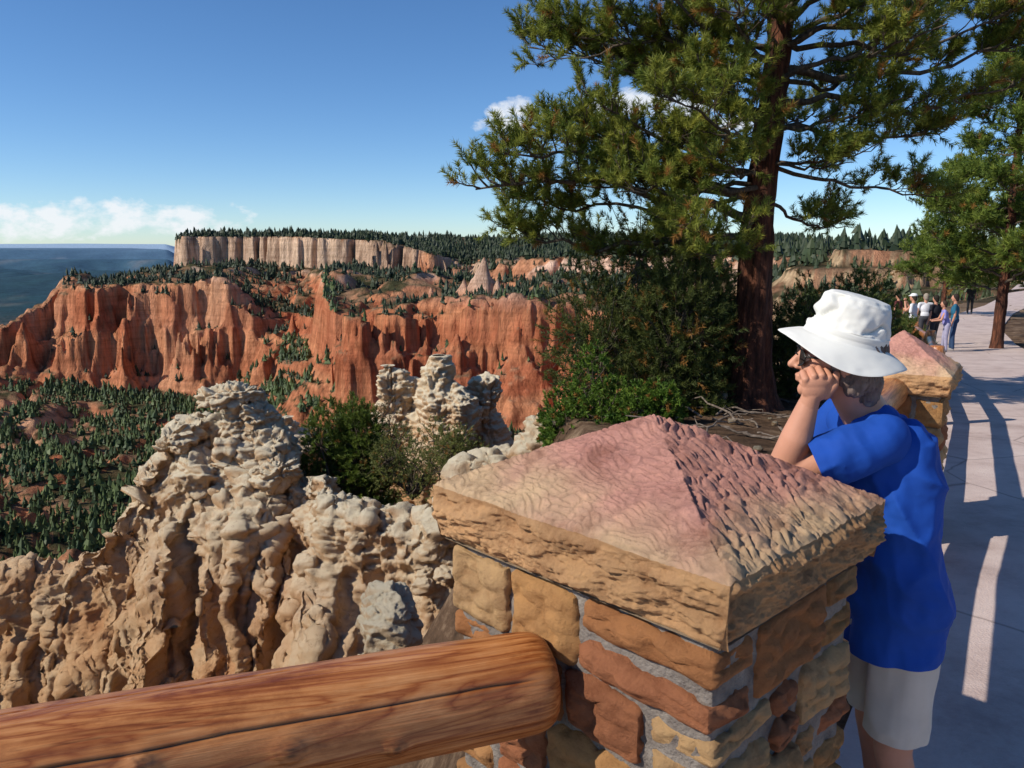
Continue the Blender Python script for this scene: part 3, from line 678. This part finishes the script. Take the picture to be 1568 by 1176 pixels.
        k=np.array([.58,.33,.16])*(1+.3*fbm3(X_*8,Y_*8,Zs*8,3,seed+50)[...,None]);cc_.append(k.reshape(-1,3))
    Vb=np.array([(-capL/2*.95,-capW/2*.95,ztop+.001),(capL/2*.95,-capW/2*.95,ztop+.001),(capL/2*.95,capW/2*.95,ztop+.001),(-capL/2*.95,capW/2*.95,ztop+.001)])
    cap.add(Vb,np.array([[0,3,2,1]]));cc_.append(np.repeat([[.4,.3,.2]],4,0))
    cap.obj('cap_stone',SM,e,col=np.clip(np.concatenate(cc_),0,1))
    return e
h_=.59
fr=np.array([.609,2.291])*h_;lf=np.array([-.3836,3.317])*h_;rt_=np.array([1.509,3.024])*h_
d1=fr-lf;Lc=np.linalg.norm(d1);ang=math.atan2(d1[1],d1[0]);Wc=np.linalg.norm(rt_-fr)*1.01
cen=(lf+rt_)/2+np.array([.010,0])
pillar('stone_pillar',cen[0],cen[1],ang,Lc-.06,Wc-.05,EYE-h_-.145,-.1,Lc,Wc,.145,.195,4)
pillar('stone_pillar',2.42,4.9,math.radians(57),.54,.54,.93,-.25,.61,.61,.13,.22,9,n=11)
# ------------------------------------------------------------------ logs
def log_mat():
    m,nt,b=newmat('peeled_log',.34);b.inputs['Specular IOR Level'].default_value=.5
    v=coords(nt,(.7,6,6))
    n=N(nt,'ShaderNodeTexNoise',Scale=1.4,Detail=4,Roughness=.5,Distortion=1.6);nt.links.new(v,n.inputs['Vector'])
    w=N(nt,'ShaderNodeMath',operation='MULTIPLY');nt.links.new(n.outputs['Fac'],w.inputs[0]);w.inputs[1].default_value=8.
    fr_=N(nt,'ShaderNodeMath',operation='PINGPONG');nt.links.new(w.outputs[0],fr_.inputs[0]);fr_.inputs[1].default_value=.5
    r=ramp(nt,[(.0,(.54,.22,.07)),(.55,(.45,.165,.046)),(.85,(.35,.11,.028)),(1.,(.27,.072,.016))])
    dbl=N(nt,'ShaderNodeMath',operation='MULTIPLY');nt.links.new(fr_.outputs[0],dbl.inputs[0]);dbl.inputs[1].default_value=2.
    nt.links.new(dbl.outputs[0],r.inputs['Fac'])
    v2=coords(nt,(2.2,90,90));n2_=N(nt,'ShaderNodeTexNoise',Scale=1.,Detail=5,Roughness=.6,Distortion=.4);nt.links.new(v2,n2_.inputs['Vector'])
    r2=ramp(nt,[(.35,(.72,.64,.56)),(.55,(1,1,1))]);nt.links.new(n2_.outputs['Fac'],r2.inputs['Fac'])
    v4=coords(nt,(1.2,2.2,2.2));n4=N(nt,'ShaderNodeTexNoise',Scale=3.,Detail=8,Roughness=.75);nt.links.new(v4,n4.inputs['Vector'])
    r4=ramp(nt,[(.33,(.55,.42,.34)),(.48,(1,1,1)),(.66,(1.15,1.35,1.7))]);nt.links.new(n4.outputs['Fac'],r4.inputs['Fac'])
    c=mixc(nt,1.,r.outputs['Color'],r2.outputs['Color'],'MULTIPLY');c=mixc(nt,.9,c,r4.outputs['Color'],'MULTIPLY')
    at=nt.nodes.new('ShaderNodeVertexColor');at.layer_name='Col';c=mixc(nt,1.,c,at.outputs['Color'],'MULTIPLY')
    nt.links.new(c,b.inputs['Base Color']);bump(nt,b,n2_.outputs['Fac'],.003,.8);return m
LM=log_mat()
def log(name,A_,B_,rad,seed,parent=None,nr=300,ns=150,knots=()):
    A_=Vector(A_);B_=Vector(B_);L=(B_-A_).length;r=np.random.default_rng(seed)
    u=np.linspace(0,L,nr);u=np.concatenate([[0,0,0],u,[L,L,L]]);sc=np.concatenate([[.02,.7,.9],np.ones(nr),[.9,.7,.02]])
    an=np.linspace(0,2*np.pi,ns,endpoint=False);U,TH=np.meshgrid(u,an,indexing='ij')
    R=rad*(1+.025*fbm2(U*1.5,U*0,2,seed)+.045*fbm3(U*2.5,np.cos(TH)*1.2,np.sin(TH)*1.2,3,seed+1)+.012*fbm3(U*3,np.cos(TH)*9,np.sin(TH)*9,2,seed+2))
    col=np.ones(R.shape)
    for i in range(9):
        th0=r.uniform(1.2,4.4) if i else 2.62;u0,u1=(0,L) if i==0 else sorted(r.uniform(-.2,L+.2,2))
        if i>1:u1=u0+r.uniform(.2,.8)
        c=th0+.14*fbm2(U*2.2,U*0+i,4,seed+7+i)-.05*(U-L/2)
        dd=np.abs((TH-c+np.pi)%(2*np.pi)-np.pi);wv=(.017 if i<1 else .012)*(1+.8*fbm2(U*6,U*0,2,seed+i))
        m=np.exp(-(dd/wv)**2)*sstep(u0,u0+.15,U)*sstep(u1,u1-.15,U);R-=rad*(.05 if i<2 else .02)*m;col*=1-(.75 if i<2 else .5)*m
    for (ku,kt,kr) in knots:
        dd=np.hypot((U-ku)*1.,(((TH-kt+np.pi)%(2*np.pi))-np.pi)*rad)
        R+=.008*np.exp(-(dd/(kr*2.2))**2);col*=1-.85*np.exp(-(dd/kr)**4)*(.7+.3*np.cos(dd*900));col*=1-.35*np.exp(-((dd-kr*1.7)/(kr*.3))**2)
    e_=np.minimum(U,L-U);R=R*(1-.13*np.exp(-e_/.018))*sc[:,None]
    V=np.stack([U,R*np.cos(TH),R*np.sin(TH)],-1)
    V[:3,:,0]-=np.array([.010,.009,.005])[:,None];V[-3:,:,0]+=np.array([.005,.009,.010])[:,None]
    o=mesh_obj(name,V,grid_faces(len(u),ns,True),LM,parent,col=np.repeat(col.reshape(-1,1),3,1))
    o.matrix_world=Matrix.Translation(A_)@(B_-A_).to_track_quat('X','Z').to_matrix().to_4x4();return o
rl=empty('log_railing')
A0=Vector((-2.4,.66,EYE-.86));B0=Vector((.068,1.645,EYE-.96))
log('top_rail',A0,B0,.112,3,rl,360,260,knots=((2.10,3.0,.014),(2.30,3.35,.011),(1.62,3.4,.022),(2.0,3.5,.013),(1.35,2.9,.012),(1.85,2.75,.010)))
log('lower_rail',A0+Vector((0,0,-.45)),B0+Vector((0,0,-.43)),.10,5,rl,120,60)
rl2=empty('log_railing')
pA=Vector((.62,2.15,0));pB=Vector((2.28,4.68,0))
for z,rr in ((1.0,.085),(.64,.08),(.28,.08)):
    log('rail',pA+Vector((0,0,z)),pB+Vector((0,0,z-.06)),rr,int(z*100),rl2,100,50)
rl3=empty('log_railing')
pts=[(2.55,5.1),(5.0,9.3),(7.6,14.4),(10.4,20.5),(12.6,25.6),(16.5,33.5)]
for i in range(len(pts)-1):
    a_,b_=pts[i],pts[i+1];za=float(ground(np.array(a_[0]),np.array(a_[1])));zb=float(ground(np.array(b_[0]),np.array(b_[1])))
    for z in (.85,.42): log('rail',(a_[0],a_[1],za+z),(b_[0],b_[1],zb+z),.065,i+20,rl3,60,24)
    log('post',(b_[0],b_[1],zb-.2),(b_[0],b_[1],zb+1.0),.09,i+40,rl3,20,24)
# ------------------------------------------------------------------ people toolkit
bm=bmesh.new();bmesh.ops.create_icosphere(bm,subdivisions=3,radius=1);bm.verts.ensure_lookup_table()
IV=np.array([v.co[:] for v in bm.verts]);IF=np.array([[v.index for v in f.verts] for f in bm.faces]);bm.free()
def blob(name,prims,voxel,mat,parent,sm=4,cut=None,disp=None):
    acc=Acc()
    for p in prims:
        if p[0]=='s':acc.add(IV*p[2]+np.array(p[1]),IF)
        elif p[0]=='e':
            M=np.array(p[3]) if len(p)>3 else np.eye(3)
            acc.add((IV*np.array(p[2]))@M+np.array(p[1]),IF)
        else:
            p0,r0,p1,r1=np.array(p[1],float),p[2],np.array(p[3],float),p[4];L=np.linalg.norm(p1-p0);k=max(3,int(L/(min(r0,r1)*.25))+1)
            for t in np.linspace(0,1,k):acc.add(IV*(r0+(r1-r0)*t)+p0+(p1-p0)*t,IF)
    o=acc.obj(name+'_src',mat);md=o.modifiers.new('r','REMESH');md.mode='VOXEL';md.voxel_size=voxel
    if sm: s=o.modifiers.new('s','SMOOTH');s.iterations=sm;s.factor=.5
    dg=bpy.context.evaluated_depsgraph_get();me=bpy.data.meshes.new_from_object(o.evaluated_get(dg));bpy.data.objects.remove(o)
    if disp:
        n=len(me.vertices);co=np.zeros(n*3,np.float32);no=np.zeros(n*3,np.float32);me.vertices.foreach_get('co',co);me.vertices.foreach_get('normal',no)
        co=co.reshape(-1,3).astype(float);no=no.reshape(-1,3);co+=no*disp(co)[:,None];me.vertices.foreach_set('co',co.astype(np.float32).ravel())
    if cut:
        b=bmesh.new();b.from_mesh(me)
        for co,no in cut: bmesh.ops.bisect_plane(b,geom=b.verts[:]+b.edges[:]+b.faces[:],plane_co=co,plane_no=no,clear_outer=True)
        b.to_mesh(me);b.free()
    me.polygons.foreach_set('use_smooth',np.ones(len(me.polygons),bool));me.name=name
    if not me.materials: me.materials.append(mat)
    ob=bpy.data.objects.new(name,me);link(ob,parent);me.update();return ob
def plain(name,c,rough=.8,var=.12,bscale=200,bd=.001):
    c=np.array(c);return noisemat(name,[(.3,tuple(c*(1-var))),(.7,tuple(c*(1+var)))],scale=8,rough=rough,bscale=bscale,bdist=bd,bstr=.5)
SKIN=plain('skin',(.52,.25,.16),.5,.12);HAIR=noisemat('hair',[(.35,(.08,.05,.04)),(.6,(.22,.165,.14))],scale=30,stretch=(1,1,.25),bscale=60,bdist=.004,bstr=1,rough=.6)
BLUE=plain('blue_cotton',(.008,.062,.34),.8,.15,350,.0008);WHITE=plain('hat_cotton',(.70,.69,.64),.85,.05,400,.0006);KHAKI=plain('shorts_cotton',(.55,.50,.43),.85,.08,400,.0006)
DARK=plain('dark_plastic',(.015,.013,.012),.25,.1);SHOE=plain('shoe',(.3,.28,.27),.7)
w=empty('woman')
def P3(x,y,z):return np.array([x,y,z+EYE])
hc=P3(.862,2.08,-.300)
fF=unit(np.array([-.95,.22,.06]));up=unit(np.array([.14,-.05,1.]));up=unit(up-up.dot(fF)*fF);lL=np.cross(up,fF)
if lL[1]>0:lL=-lL
def hp(f,l,u):return hc+fF*f+lL*l+up*u
RM3=np.stack([fF,lL,up])
head=[('e',hp(-.012,0,.02),(.098,.074,.098),RM3),('e',hp(.03,0,-.045),(.058,.054,.062),RM3),('e',hp(.055,0,-.01),(.042,.055,.06),RM3),('s',hp(.076,0,-.085),.019),('e',hp(.05,0,-.075),(.04,.042,.025),RM3),
('c',hp(.096,0,.012),.008,hp(.117,0,-.020),.011),('s',hp(.103,.012,-.024),.008),('s',hp(.103,-.012,-.024),.008),('e',hp(.088,0,.03),(.012,.045,.010),RM3),('e',hp(.095,0,-.048),(.010,.022,.006),RM3),('e',hp(.093,0,-.059),(.010,.019,.007),RM3),
('s',hp(.070,.036,-.022),.022),('s',hp(.070,-.036,-.022),.022),('e',hp(-.008,.076,-.005),(.017,.008,.030),RM3),('e',hp(-.008,-.076,-.005),(.017,.008,.030),RM3),
('c',hp(-.03,0,-.06),.055,P3(.965,2.12,-.46),.062),
('c',P3(.92,1.985,-.515),.042,P3(.735,2.03,-.590),.040),('s',P3(.715,2.04,-.588),.040),
('c',P3(.715,2.04,-.585),.041,P3(.742,2.025,-.50),.041),('c',P3(.742,2.025,-.50),.041,P3(.764,2.015,-.405),.026),
('c',P3(.95,2.27,-.50),.045,P3(.86,2.36,-.70),.040),('c',P3(.86,2.36,-.70),.04,P3(.75,2.18,-.70),.028),('e',P3(.735,2.12,-.69),(.035,.05,.02))]
hand=[('c',P3(.764,2.015,-.41),.026,P3(.768,2.008,-.382),.024),('e',P3(.775,2.0,-.362),(.036,.018,.034)),('e',P3(.775,1.998,-.348),(.037,.016,.022))]
for i,(dx,zk,ln) in enumerate(((-.030,-.337,.9),(-.010,-.328,1.),(.010,-.326,1.02),(.030,-.332,.95))):
    k0=P3(.776+dx,1.992+.002*abs(i-1.5),zk);k1=k0+np.array([.003,.034*ln,.013]);k2=k1+np.array([.002,.012,-.024*ln]);k3=k2+np.array([0,-.018,-.008])
    hand+=[('c',P3(.775+dx*.8,2.002,-.362),.010,k0,.0098),('c',k0,.0098,k1,.0088),('c',k1,.0088,k2,.008),('c',k2,.008,k3,.007)]
hand+=[('c',P3(.802,2.004,-.378),.013,P3(.822,2.0,-.352),.0105),('c',P3(.822,2.0,-.352),.0102,P3(.829,2.008,-.325),.009)]
blob('head_and_arms',head,.0042,SKIN,w,3)
blob('hand',hand,.0022,SKIN,w,2)
def hd(co):
    return .004*fbm3(co[:,0]*30,co[:,1]*30,co[:,2]*30,3,5)+.0035*np.sin(fbm3(co[:,0]*14,co[:,1]*14,co[:,2]*5,3,8)*40)
blob('hair',[('e',hp(-.03,0,.02),(.090,.083,.098),RM3),('e',hp(-.065,0,-.045),(.050,.066,.055),RM3),('e',hp(-.035,.066,-.03),(.042,.018,.055),RM3),('e',hp(-.035,-.066,-.03),(.042,.018,.055),RM3),('e',hp(.015,.060,.03),(.03,.02,.04),RM3),('e',hp(-.075,0,-.080),(.034,.052,.04),RM3),('e',hp(.015,.069,.0),(.010,.01,.035),RM3)],.005,HAIR,w,3,disp=hd)
eye=Acc()
for s in (1,-1): eye.add(IV*.0125+hp(.082,s*.031,.004),IF)
eye.obj('eyes',plain('eye_white',(.6,.58,.55),.2),w)
gl=Acc()
for s in (1,-1):
    an_=np.linspace(0,2*np.pi,28,endpoint=False)
    ring=np.array([hp(.104-.012*abs(math.cos(t)),s*.034+.027*math.cos(t),.004+.021*math.sin(t)) for t in an_]+[hp(.104,s*.034+.027,.004)])
    v,f=tube(ring,np.full(29,.0022),6);gl.add(v,f)
    v,f=tube(np.array([hp(.094,s*.061,.010),hp(.06,s*.078,.012),hp(-.01,s*.083,.012)]),[.003,.003,.0025],6);gl.add(v,f)
v,f=tube(np.array([hp(.106,.008,.008),hp(.110,0,.011),hp(.106,-.008,.008)]),[.002]*3,6);gl.add(v,f)
for s in (1,-1):
    nn_=24;v=[hp(.1035,s*.034,.004)]+[hp(.103-.012*abs(math.cos(t)),s*.034+.026*math.cos(t),.004+.020*math.sin(t)) for t in np.linspace(0,2*np.pi,nn_,endpoint=False)]
    f=np.array([[0,1+i,1+(i+1)%nn_,1+(i+1)%nn_] for i in range(nn_)]);
    gl.add(np.array(v),f)
gl.obj('sunglasses',DARK,w)
def hat():
    prof=[(0.001,.118),(.035,.119),(.068,.114),(.082,.104),(.087,.09),(.091,.06),(.094,.03),(.0975,.024),(.0975,.016),(.096,.010),(.099,.0),(.112,-.007),(.128,-.019),(.142,-.030),(.153,-.039),(.155,-.042),(.151,-.043),(.136,-.034),(.114,-.014),(.094,-.004),(.088,.02),(.084,.06)]
    pr=np.array(prof);tt=np.linspace(0,len(pr)-1,130);rr=np.interp(tt,np.arange(len(pr)),pr[:,0]);zz=np.interp(tt,np.arange(len(pr)),pr[:,1])
    na=128;an_=np.linspace(0,2*np.pi,na,endpoint=False);R,A_=np.meshgrid(rr,an_,indexing='ij');Z_=np.repeat(zz[:,None],na,1)
    out=sstep(.09,.155,R)
    Z_=Z_+out*(.014*np.cos(2*A_+.5)+.009*np.cos(3*A_+1.)-.010*np.cos(A_))
    x=R*np.cos(A_)*1.08;y=R*np.sin(A_)*.96
    cr=(Z_>.02)&(R<.0955)
    cru=fbm3(x*22,y*22,Z_*22,3,55);fold=np.abs(fbm3(x*13,y*13,Z_*10,2,57))
    d=np.where(cr,.013*cru-.018*np.exp(-(fold/.07)**2)*(Z_<.112)*sstep(.02,.05,Z_),.003*cru*out)
    V=np.stack([x*(1+d/.09),y*(1+d/.09),Z_+d*.3],-1)
    o=mesh_obj('sun_hat',V,grid_faces(130,na,True,flip=True),WHITE,w)
    axis=unit(np.array([.25,-.10,1.]))
    back=-fF;bx=unit(back-back.dot(axis)*axis);by=np.cross(axis,bx);M=Matrix(((bx[0],by[0],axis[0]),(bx[1],by[1],axis[1]),(bx[2],by[2],axis[2]))).to_4x4()
    c=P3(.872,2.078,-.243);o.matrix_world=Matrix.Translation(Vector(c))@M
hat()
def folds(co):
    x,y,z=co[:,0],co[:,1],co[:,2]
    sx_=x-.93;sz=z-(EYE-.50);ang=np.arctan2(sz,sx_+.02);rr=np.hypot(sx_,sz)
    rad=np.abs(np.sin(ang*5.5+2.2*fbm3(x*3,y*3,z*3,2,68)))
    a_=fbm3(x*5+z*3,y*5,z*2.2-x*3,3,61);b_=fbm3(x*10-z*6,y*8,z*7+x*5,2,67)
    low=sstep(EYE-.85,EYE-1.1,z)
    return .016*(1-rad)**2*sstep(.08,.2,rr)*(1-low)+.040*(.25-np.abs(a_))+.016*(.25-np.abs(b_))+low*.010*np.sin(18*y+14*x+3*a_)+.003*fbm3(x*30,y*30,z*18,2,64)-.006
sh=[('c',P3(.945,1.99,-.49),.064,P3(.975,2.27,-.49),.064),('c',P3(.975,2.09,-.47),.066,P3(.99,2.16,-.48),.066),('e',P3(1.0,2.12,-.60),(.128,.175,.165)),('e',P3(1.045,2.12,-.76),(.130,.175,.19)),('e',P3(1.065,2.12,-.93),(.134,.18,.18)),('c',P3(1.072,2.06,-1.0),.120,P3(1.075,2.06,-1.25),.126),('c',P3(1.072,2.18,-1.0),.120,P3(1.075,2.18,-1.25),.126),('c',P3(1.02,2.04,-.55),.10,P3(1.07,2.03,-.95),.105)]
blob('shirt_body',sh,.006,BLUE,w,6,cut=[(Vector(P3(1.07,0,-1.11)),Vector((.12,0,-1)))],disp=folds)
e1=P3(.792,2.005,-.562);d_=unit(e1-P3(.94,1.97,-.49))
blob('sleeve',[('c',P3(.95,1.985,-.49),.068,P3(.83,1.992,-.545),.072),('c',P3(.83,1.992,-.545),.072,P3(.74,2.01,-.59),.070)],.005,BLUE,w,4,cut=[(Vector(e1),Vector(d_))],disp=lambda c:folds(c)*.6)
e2=P3(.89,2.34,-.63);d2=unit(e2-P3(.96,2.27,-.49))
blob('far_sleeve',[('c',P3(.965,2.27,-.49),.064,P3(.86,2.37,-.70),.068)],.008,BLUE,w,4,cut=[(Vector(e2),Vector(d2))])
def sf(co):return .026*(.25-np.abs(fbm3(co[:,0]*9,co[:,1]*9,co[:,2]*3,3,71)))
blob('shorts',[('e',P3(1.085,2.12,-1.06),(.116,.16,.12)),('c',P3(1.085,2.05,-1.10),.092,P3(1.075,2.035,-1.54),.072),('c',P3(1.09,2.19,-1.10),.092,P3(1.09,2.21,-1.54),.076)],.007,KHAKI,w,4,cut=[(Vector(P3(0,0,-1.35)),Vector((0,0,-1)))],disp=sf)
blob('legs',[('c',P3(1.08,2.04,-1.25),.062,P3(1.07,2.03,-1.40),.050),('c',P3(1.07,2.03,-1.40),.050,P3(1.10,2.03,-1.52),.051),('c',P3(1.10,2.03,-1.52),.051,P3(1.12,2.03,-1.74),.033),('c',P3(1.09,2.2,-1.25),.062,P3(1.09,2.2,-1.40),.050),('c',P3(1.09,2.2,-1.40),.050,P3(1.12,2.2,-1.52),.051),('c',P3(1.12,2.2,-1.52),.051,P3(1.14,2.2,-1.74),.033)],.006,SKIN,w,4)
blob('shoes',[('c',P3(1.13,2.03,-1.710),.036,P3(.98,2.02,-1.715),.034),('c',P3(1.15,2.2,-1.710),.036,P3(1.0,2.2,-1.715),.034)],.006,SHOE,w,3)
def figure(name,x,y,hd_,ht,shirt,pants,hairc,pose='stand',hat_=None):
    e=empty(name);s=ht/1.7;z0=float(ground(np.array(x),np.array(y)))+.05
    fx=np.array([math.cos(hd_),math.sin(hd_),0]);sx=np.array([-math.sin(hd_),math.cos(hd_),0]);zz=np.array([0,0,1.])
    def q(f,l,u):return np.array([x,y,z0])+(fx*f+sx*l+zz*u)*s
    R=np.stack([fx,sx,zz]);ln=.12 if pose=='lean' else 0.02
    ms=plain(name+'_shirt',shirt);mp=plain(name+'_trousers',pants);mh=plain(name+'_hair',hairc)
    blob('torso',[('c',q(ln,.16,1.36),.055*s,q(ln,-.16,1.36),.055*s),('e',q(ln*.8,0,1.2),(.12*s,.165*s,.19*s),R),('e',q(ln*.3,0,1.0),(.115*s,.15*s,.16*s),R),('c',q(ln,.19,1.35),.055*s,q(ln+.0,.23,1.15),.05*s),('c',q(ln,-.19,1.35),.055*s,q(ln,-.23,1.15),.05*s)],.016,ms,e,3)
    blob('trousers',[('e',q(0,0,.92),(.12*s,.16*s,.12*s),R),('c',q(0,.09,.88),.088*s,q(.02,.10,.48),.062*s),('c',q(.02,.10,.48),.062*s,q(-.01,.10,.1),.05*s),('c',q(0,-.09,.88),.088*s,q(.05,-.10,.48),.062*s),('c',q(.05,-.10,.48),.062*s,q(.06,-.11,.1),.05*s)],.015,mp,e,3)
    hz=1.58;arm=[]
    for sd in(1,-1):
        if pose=='photo':el=q(.16,sd*.22,1.18);wr=q(.25,sd*.08,1.45)
        elif pose=='lean':el=q(.22,sd*.25,1.08);wr=q(.42,sd*.18,1.04)
        else:el=q(.0,sd*.25,1.08);wr=q(.06,sd*.25,.84)
        arm+=[('c',q(ln,sd*.20,1.33),.044*s,el,.036*s),('c',el,.036*s,wr,.026*s),('e',wr+(wr-el)*.25,(.035*s,.03*s,.04*s))]
    blob('head_and_arms',[('e',q(ln+.03,0,hz),(.092*s,.076*s,.11*s),R),('e',q(ln+.06,0,hz-.06),(.05*s,.05*s,.05*s),R),('s',q(ln+.125,0,hz-.01),.014*s),('c',q(ln+.01,0,hz-.05),.05*s,q(ln,0,1.36),.055*s)]+arm,.012,SKIN,e,2)
    blob('hair',[('e',q(ln+.005,0,hz+.025),(.098*s,.085*s,.105*s),R),('e',q(ln-.03,0,hz-.03),(.06*s,.07*s,.08*s),R)],.012,mh,e,2)
    blob('shoes',[('c',q(-.02,.10,.045),.042*s,q(.15,.11,.04),.038*s),('c',q(.05,-.11,.045),.042*s,q(.22,-.12,.04),.038*s)],.014,SHOE,e,2)
    if hat_:
        blob('cap',[('e',q(ln+.01,0,hz+.07),(.105*s,.09*s,.065*s),R),('e',q(ln+.09,0,hz+.05),(.09*s,.07*s,.012*s),R)],.012,plain(name+'_cap',hat_),e,2)
figure('visitor',12.4,24.6,2.4,1.72,(.7,.7,.7),(.03,.03,.035),(.04,.03,.02),'photo',(.8,.8,.78))
figure('visitor',13.3,25.0,2.0,1.68,(.02,.02,.025),(.04,.04,.05),(.02,.015,.01),'stand')
figure('visitor',12.7,23.2,2.8,1.5,(.28,.26,.55),(.35,.33,.45),(.05,.03,.02),'lean')
figure('visitor',13.25,23.8,2.6,1.70,(.02,.12,.2),(.03,.06,.13),(.03,.02,.015),'stand')
figure('visitor',13.9,26.8,1.5,1.75,(.65,.65,.68),(.05,.05,.06),(.3,.25,.2),'stand')
figure('visitor',26.4,46,1.2,1.75,(.02,.02,.02),(.02,.02,.022),(.02,.015,.01),'stand')
figure('visitor',14.3,29.5,2.2,1.7,(.12,.03,.03),(.1,.1,.12),(.04,.03,.02),'stand')
# ------------------------------------------------------------------ world & sun
sd=unit(np.array([-.96,-.34]));el=math.radians(37)
az=math.atan2(sd[0],sd[1])
W_=bpy.data.worlds.new('World');scene.world=W_;W_.use_nodes=True;nt=W_.node_tree;nt.nodes.clear()
out=nt.nodes.new('ShaderNodeOutputWorld');bg=nt.nodes.new('ShaderNodeBackground');bg.inputs['Strength'].default_value=.112
sky=nt.nodes.new('ShaderNodeTexSky');sky.sky_type='NISHITA';sky.sun_disc=False;sky.sun_elevation=el;sky.sun_rotation=az%(2*math.pi)
sky.altitude=2400;sky.air_density=1.0;sky.dust_density=.8;sky.ozone_density=2.5
tc=nt.nodes.new('ShaderNodeTexCoord');sp=nt.nodes.new('ShaderNodeSeparateXYZ');nt.links.new(tc.outputs['Generated'],sp.inputs[0])
def mth(op,a,b=None,c=None,clamp=False):
    m=nt.nodes.new('ShaderNodeMath');m.operation=op;m.use_clamp=clamp
    for i,v in enumerate((a,b,c)):
        if v is None:continue
        if isinstance(v,(int,float)):m.inputs[i].default_value=v
        else:nt.links.new(v,m.inputs[i])
    return m.outputs[0]
yv=mth('MAXIMUM',sp.outputs[1],.02);ta=mth('DIVIDE',sp.outputs[0],yv);te=mth('DIVIDE',sp.outputs[2],yv)
cb=nt.nodes.new('ShaderNodeCombineXYZ');nt.links.new(ta,cb.inputs[0]);nt.links.new(te,cb.inputs[1])
mp=nt.nodes.new('ShaderNodeMapping');mp.inputs['Scale'].default_value=(1,1.7,1);nt.links.new(cb.outputs[0],mp.inputs['Vector'])
nz=N(nt,'ShaderNodeTexNoise',Scale=26,Detail=9,Roughness=.6);nt.links.new(mp.outputs[0],nz.inputs['Vector'])
tot=None
for (a0,s0,wa,ws,k) in [(-.62,.030,.18,.024,1.2),(-.47,.032,.14,.022,1.2),(-.385,.022,.05,.016,1.1),(.005,.160,.036,.013,1.2),(-.002,.142,.032,.015,1.1),(-.04,.143,.012,.008,.7),(.17,.165,.10,.022,1.3),(.22,.145,.09,.016,1.2),(.72,.2,.06,.02,.8),(.9,.1,.2,.03,.8)]:
    dx=mth('DIVIDE',mth('SUBTRACT',ta,a0),wa);dz=mth('DIVIDE',mth('SUBTRACT',te,s0),ws)
    d=mth('ADD',mth('MULTIPLY',dx,dx),mth('MULTIPLY',dz,dz));v=mth('MULTIPLY',mth('SUBTRACT',1.,d),k)
    tot=v if tot is None else mth('MAXIMUM',tot,v)
tot=mth('MAXIMUM',tot,-3.)
cm=mth('ADD',mth('MULTIPLY',tot,.48),mth('MULTIPLY',mth('SUBTRACT',nz.outputs['Fac'],.5),3.0))
cm=mth('MULTIPLY',mth('SUBTRACT',cm,.02),1.6,clamp=True);cm=mth('MULTIPLY',cm,.85)
hs=nt.nodes.new('ShaderNodeHueSaturation');hs.inputs['Saturation'].default_value=1.15;nt.links.new(sky.outputs[0],hs.inputs['Color'])
tint=nt.nodes.new('ShaderNodeMix');tint.data_type='RGBA';tint.blend_type='MULTIPLY';tint.inputs[0].default_value=1;nt.links.new(hs.outputs[0],tint.inputs[6]);tint.inputs[7].default_value=(.98,1.10,1.22,1)
mx=nt.nodes.new('ShaderNodeMix');mx.data_type='RGBA';nt.links.new(cm,mx.inputs[0]);nt.links.new(tint.outputs[2],mx.inputs[6]);mx.inputs[7].default_value=(8.2,8.4,8.7,1)
nt.links.new(mx.outputs[2],bg.inputs['Color']);nt.links.new(bg.outputs[0],out.inputs[0])
sl_=bpy.data.lights.new('sun','SUN');sl_.energy=5.0;sl_.angle=math.radians(.53);sl_.color=(1,.93,.82)
so=bpy.data.objects.new('sun',sl_);link(so)
so.rotation_euler=Vector((sd[0]*math.cos(el),sd[1]*math.cos(el),math.sin(el))).to_track_quat('Z','Y').to_euler()
cam=bpy.data.cameras.new('camera');cam.lens=28;cam.sensor_width=36;cam.clip_end=200000;cam.clip_start=.05
co=bpy.data.objects.new('camera',cam);link(co);co.location=(0,0,EYE);co.rotation_euler=(math.radians(90-9.9),0,0);scene.camera=co
scene.view_settings.view_transform='Standard';scene.view_settings.look='None';scene.view_settings.exposure=0
